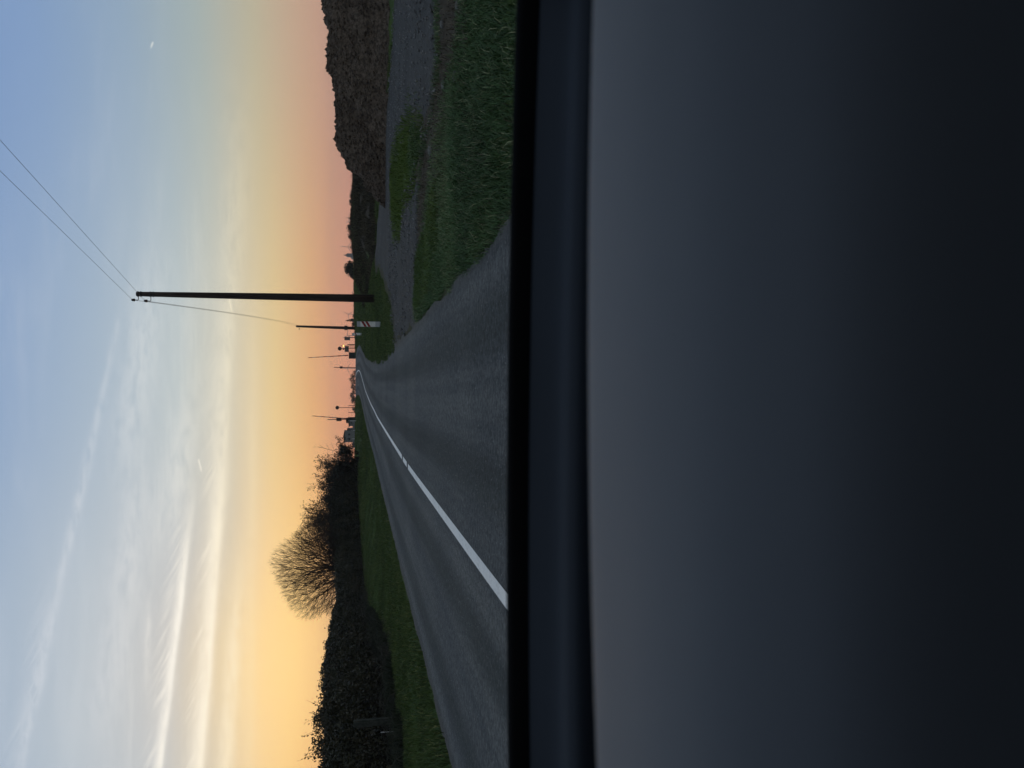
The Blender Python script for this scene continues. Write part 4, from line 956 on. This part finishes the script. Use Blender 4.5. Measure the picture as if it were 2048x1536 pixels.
def m_glass(nm='windscreen_glass', tc_=(.97, .98, .98, 1)):
    m = bpy.data.materials.new(nm); m.use_nodes = True; q = G(m.node_tree); m.node_tree.nodes.remove(m.node_tree.nodes['Principled BSDF'])
    tr = q.n('ShaderNodeBsdfTransparent'); tr.inputs[0].default_value = tc_
    gl = q.n('ShaderNodeBsdfGlossy'); gl.inputs['Roughness'].default_value = .0; fr = q.n('ShaderNodeFresnel'); fr.inputs[0].default_value = 1.15
    mx = q.n('ShaderNodeMixShader'); q.put(mx.inputs[0], fr.outputs[0]); q.t.links.new(tr.outputs[0], mx.inputs[1]); q.t.links.new(gl.outputs[0], mx.inputs[2])
    q.t.links.new(mx.outputs[0], m.node_tree.nodes['Material Output'].inputs[0]); return m
M_glass = m_glass()
M_dim_glass = m_glass('light_dimming_glass', (.22, .24, .25, 1))  # dark tint added to the unseen side and rear glass to dim the dashboard
sweep('windscreen', [(1.09, 1.040), (.86, 1.20), (.62, 1.355), (.36, 1.50)], M_glass, .70, .12, 0)
sweep('roof', arc([(.40, 1.505), (.30, 1.535), (-.4, 1.57), (-1.2, 1.55), (-1.7, 1.47)]), M_body, .62, .05, 0)
sweep('headlining', [(.37, 1.49), (.28, 1.51), (-.4, 1.54), (-1.2, 1.52), (-1.7, 1.44)], M_lining, .64, .05, 0)
sweep('bonnet', arc([(1.13, .975), (1.3, .955), (1.7, .89), (2.0, .80), (2.12, .70), (2.14, .55), (2.12, .3)]), M_body, .78, .10, 0)
for s in (-1, 1):
    MB().tube([(s * .76, .98, .99), (s * .70, .62, 1.30), (s * .645, .30, 1.52)], [.045, .04, .04], 10).build('pillar', M_lining, car, True)
    MB().tube([(s * .72, -.45, .95), (s * .645, -.45, 1.53)], .05, 8).build('pillar', M_lining, car, True)
    prof = [(-1.75, .35), (2.05, .35), (2.08, .66), (1.7, .86), (1.1, .96), (-1.2, .96), (-1.8, .92)]
    mb = MB(); a = [(s * .80, y, z) for y, z in prof]; b = [(s * .72, y, z) for y, z in prof]; n = len(prof)
    mb.add(a + b, [tuple(range(n)), tuple(range(2 * n - 1, n - 1, -1))] + [(k, (k + 1) % n, (k + 1) % n + n, k + n) for k in range(n)])
    mb.build('side_panel', M_body, car)
    MB().add([(s * .755, .9, .965), (s * .755, -1.6, .955), (s * .66, -1.4, 1.49), (s * .655, .28, 1.50)], [(0, 1, 2, 3)]).build('side_window', M_dim_glass, car)
    for y in (1.45, -1.15):
        w = MB().tube([(s * .70, y, .32), (s * .83, y, .32)], .32, 24).build('wheel', M_tyre, car, True)
        MB().tube([(s * .832, y, .32), (s * .845, y, .32)], [.21, .19], 20).build('rim', M_rim, w)
MB().box((0, .1, .30), (1.44, 3.6, .06)).build('floor_pan', M_lining, car)
MB().box((0, -1.78, .72), (1.44, .08, .8)).build('tail_panel', M_body, car)
MB().add([(-.66, -1.7, 1.46), (.66, -1.7, 1.46), (.72, -1.8, 1.1), (-.72, -1.8, 1.1)], [(0, 1, 2, 3)]).build('rear_window', M_dim_glass, car)
for s in (-1, 1):
    st = MB().box((s * .36, -.55, .5), (.5, .5, .18)).build('seat', M_lining, car, bevel=.05)
    MB().box((s * .36, -.86, .88), (.5, .16, .66), Matrix.Rotation(R(-12), 3, 'X')).build('backrest', M_lining, st, bevel=.06)
    MB().box((s * .36, -.96, 1.30), (.26, .1, .18)).build('headrest', M_lining, st, bevel=.04)

# ------------------------------------------------------------------ evening haze
hz = MB().box((0, 1100, 36.5), (5200, 2800, 76)).build('haze', mat('haze_unused', (.8, .8, .8)))
hm = bpy.data.materials.new('haze_air'); hm.use_nodes = True
for n in list(hm.node_tree.nodes):
    if n.type == 'BSDF_PRINCIPLED': hm.node_tree.nodes.remove(n)
pv = hm.node_tree.nodes.new('ShaderNodeVolumePrincipled'); pv.inputs['Color'].default_value = (.86, .88, .92, 1); pv.inputs['Density'].default_value = .00023; pv.inputs['Anisotropy'].default_value = .3
hm.node_tree.links.new(pv.outputs[0], hm.node_tree.nodes['Material Output'].inputs['Volume'])
hz.data.materials.clear(); hz.data.materials.append(hm); hz['kind'] = 'stuff'
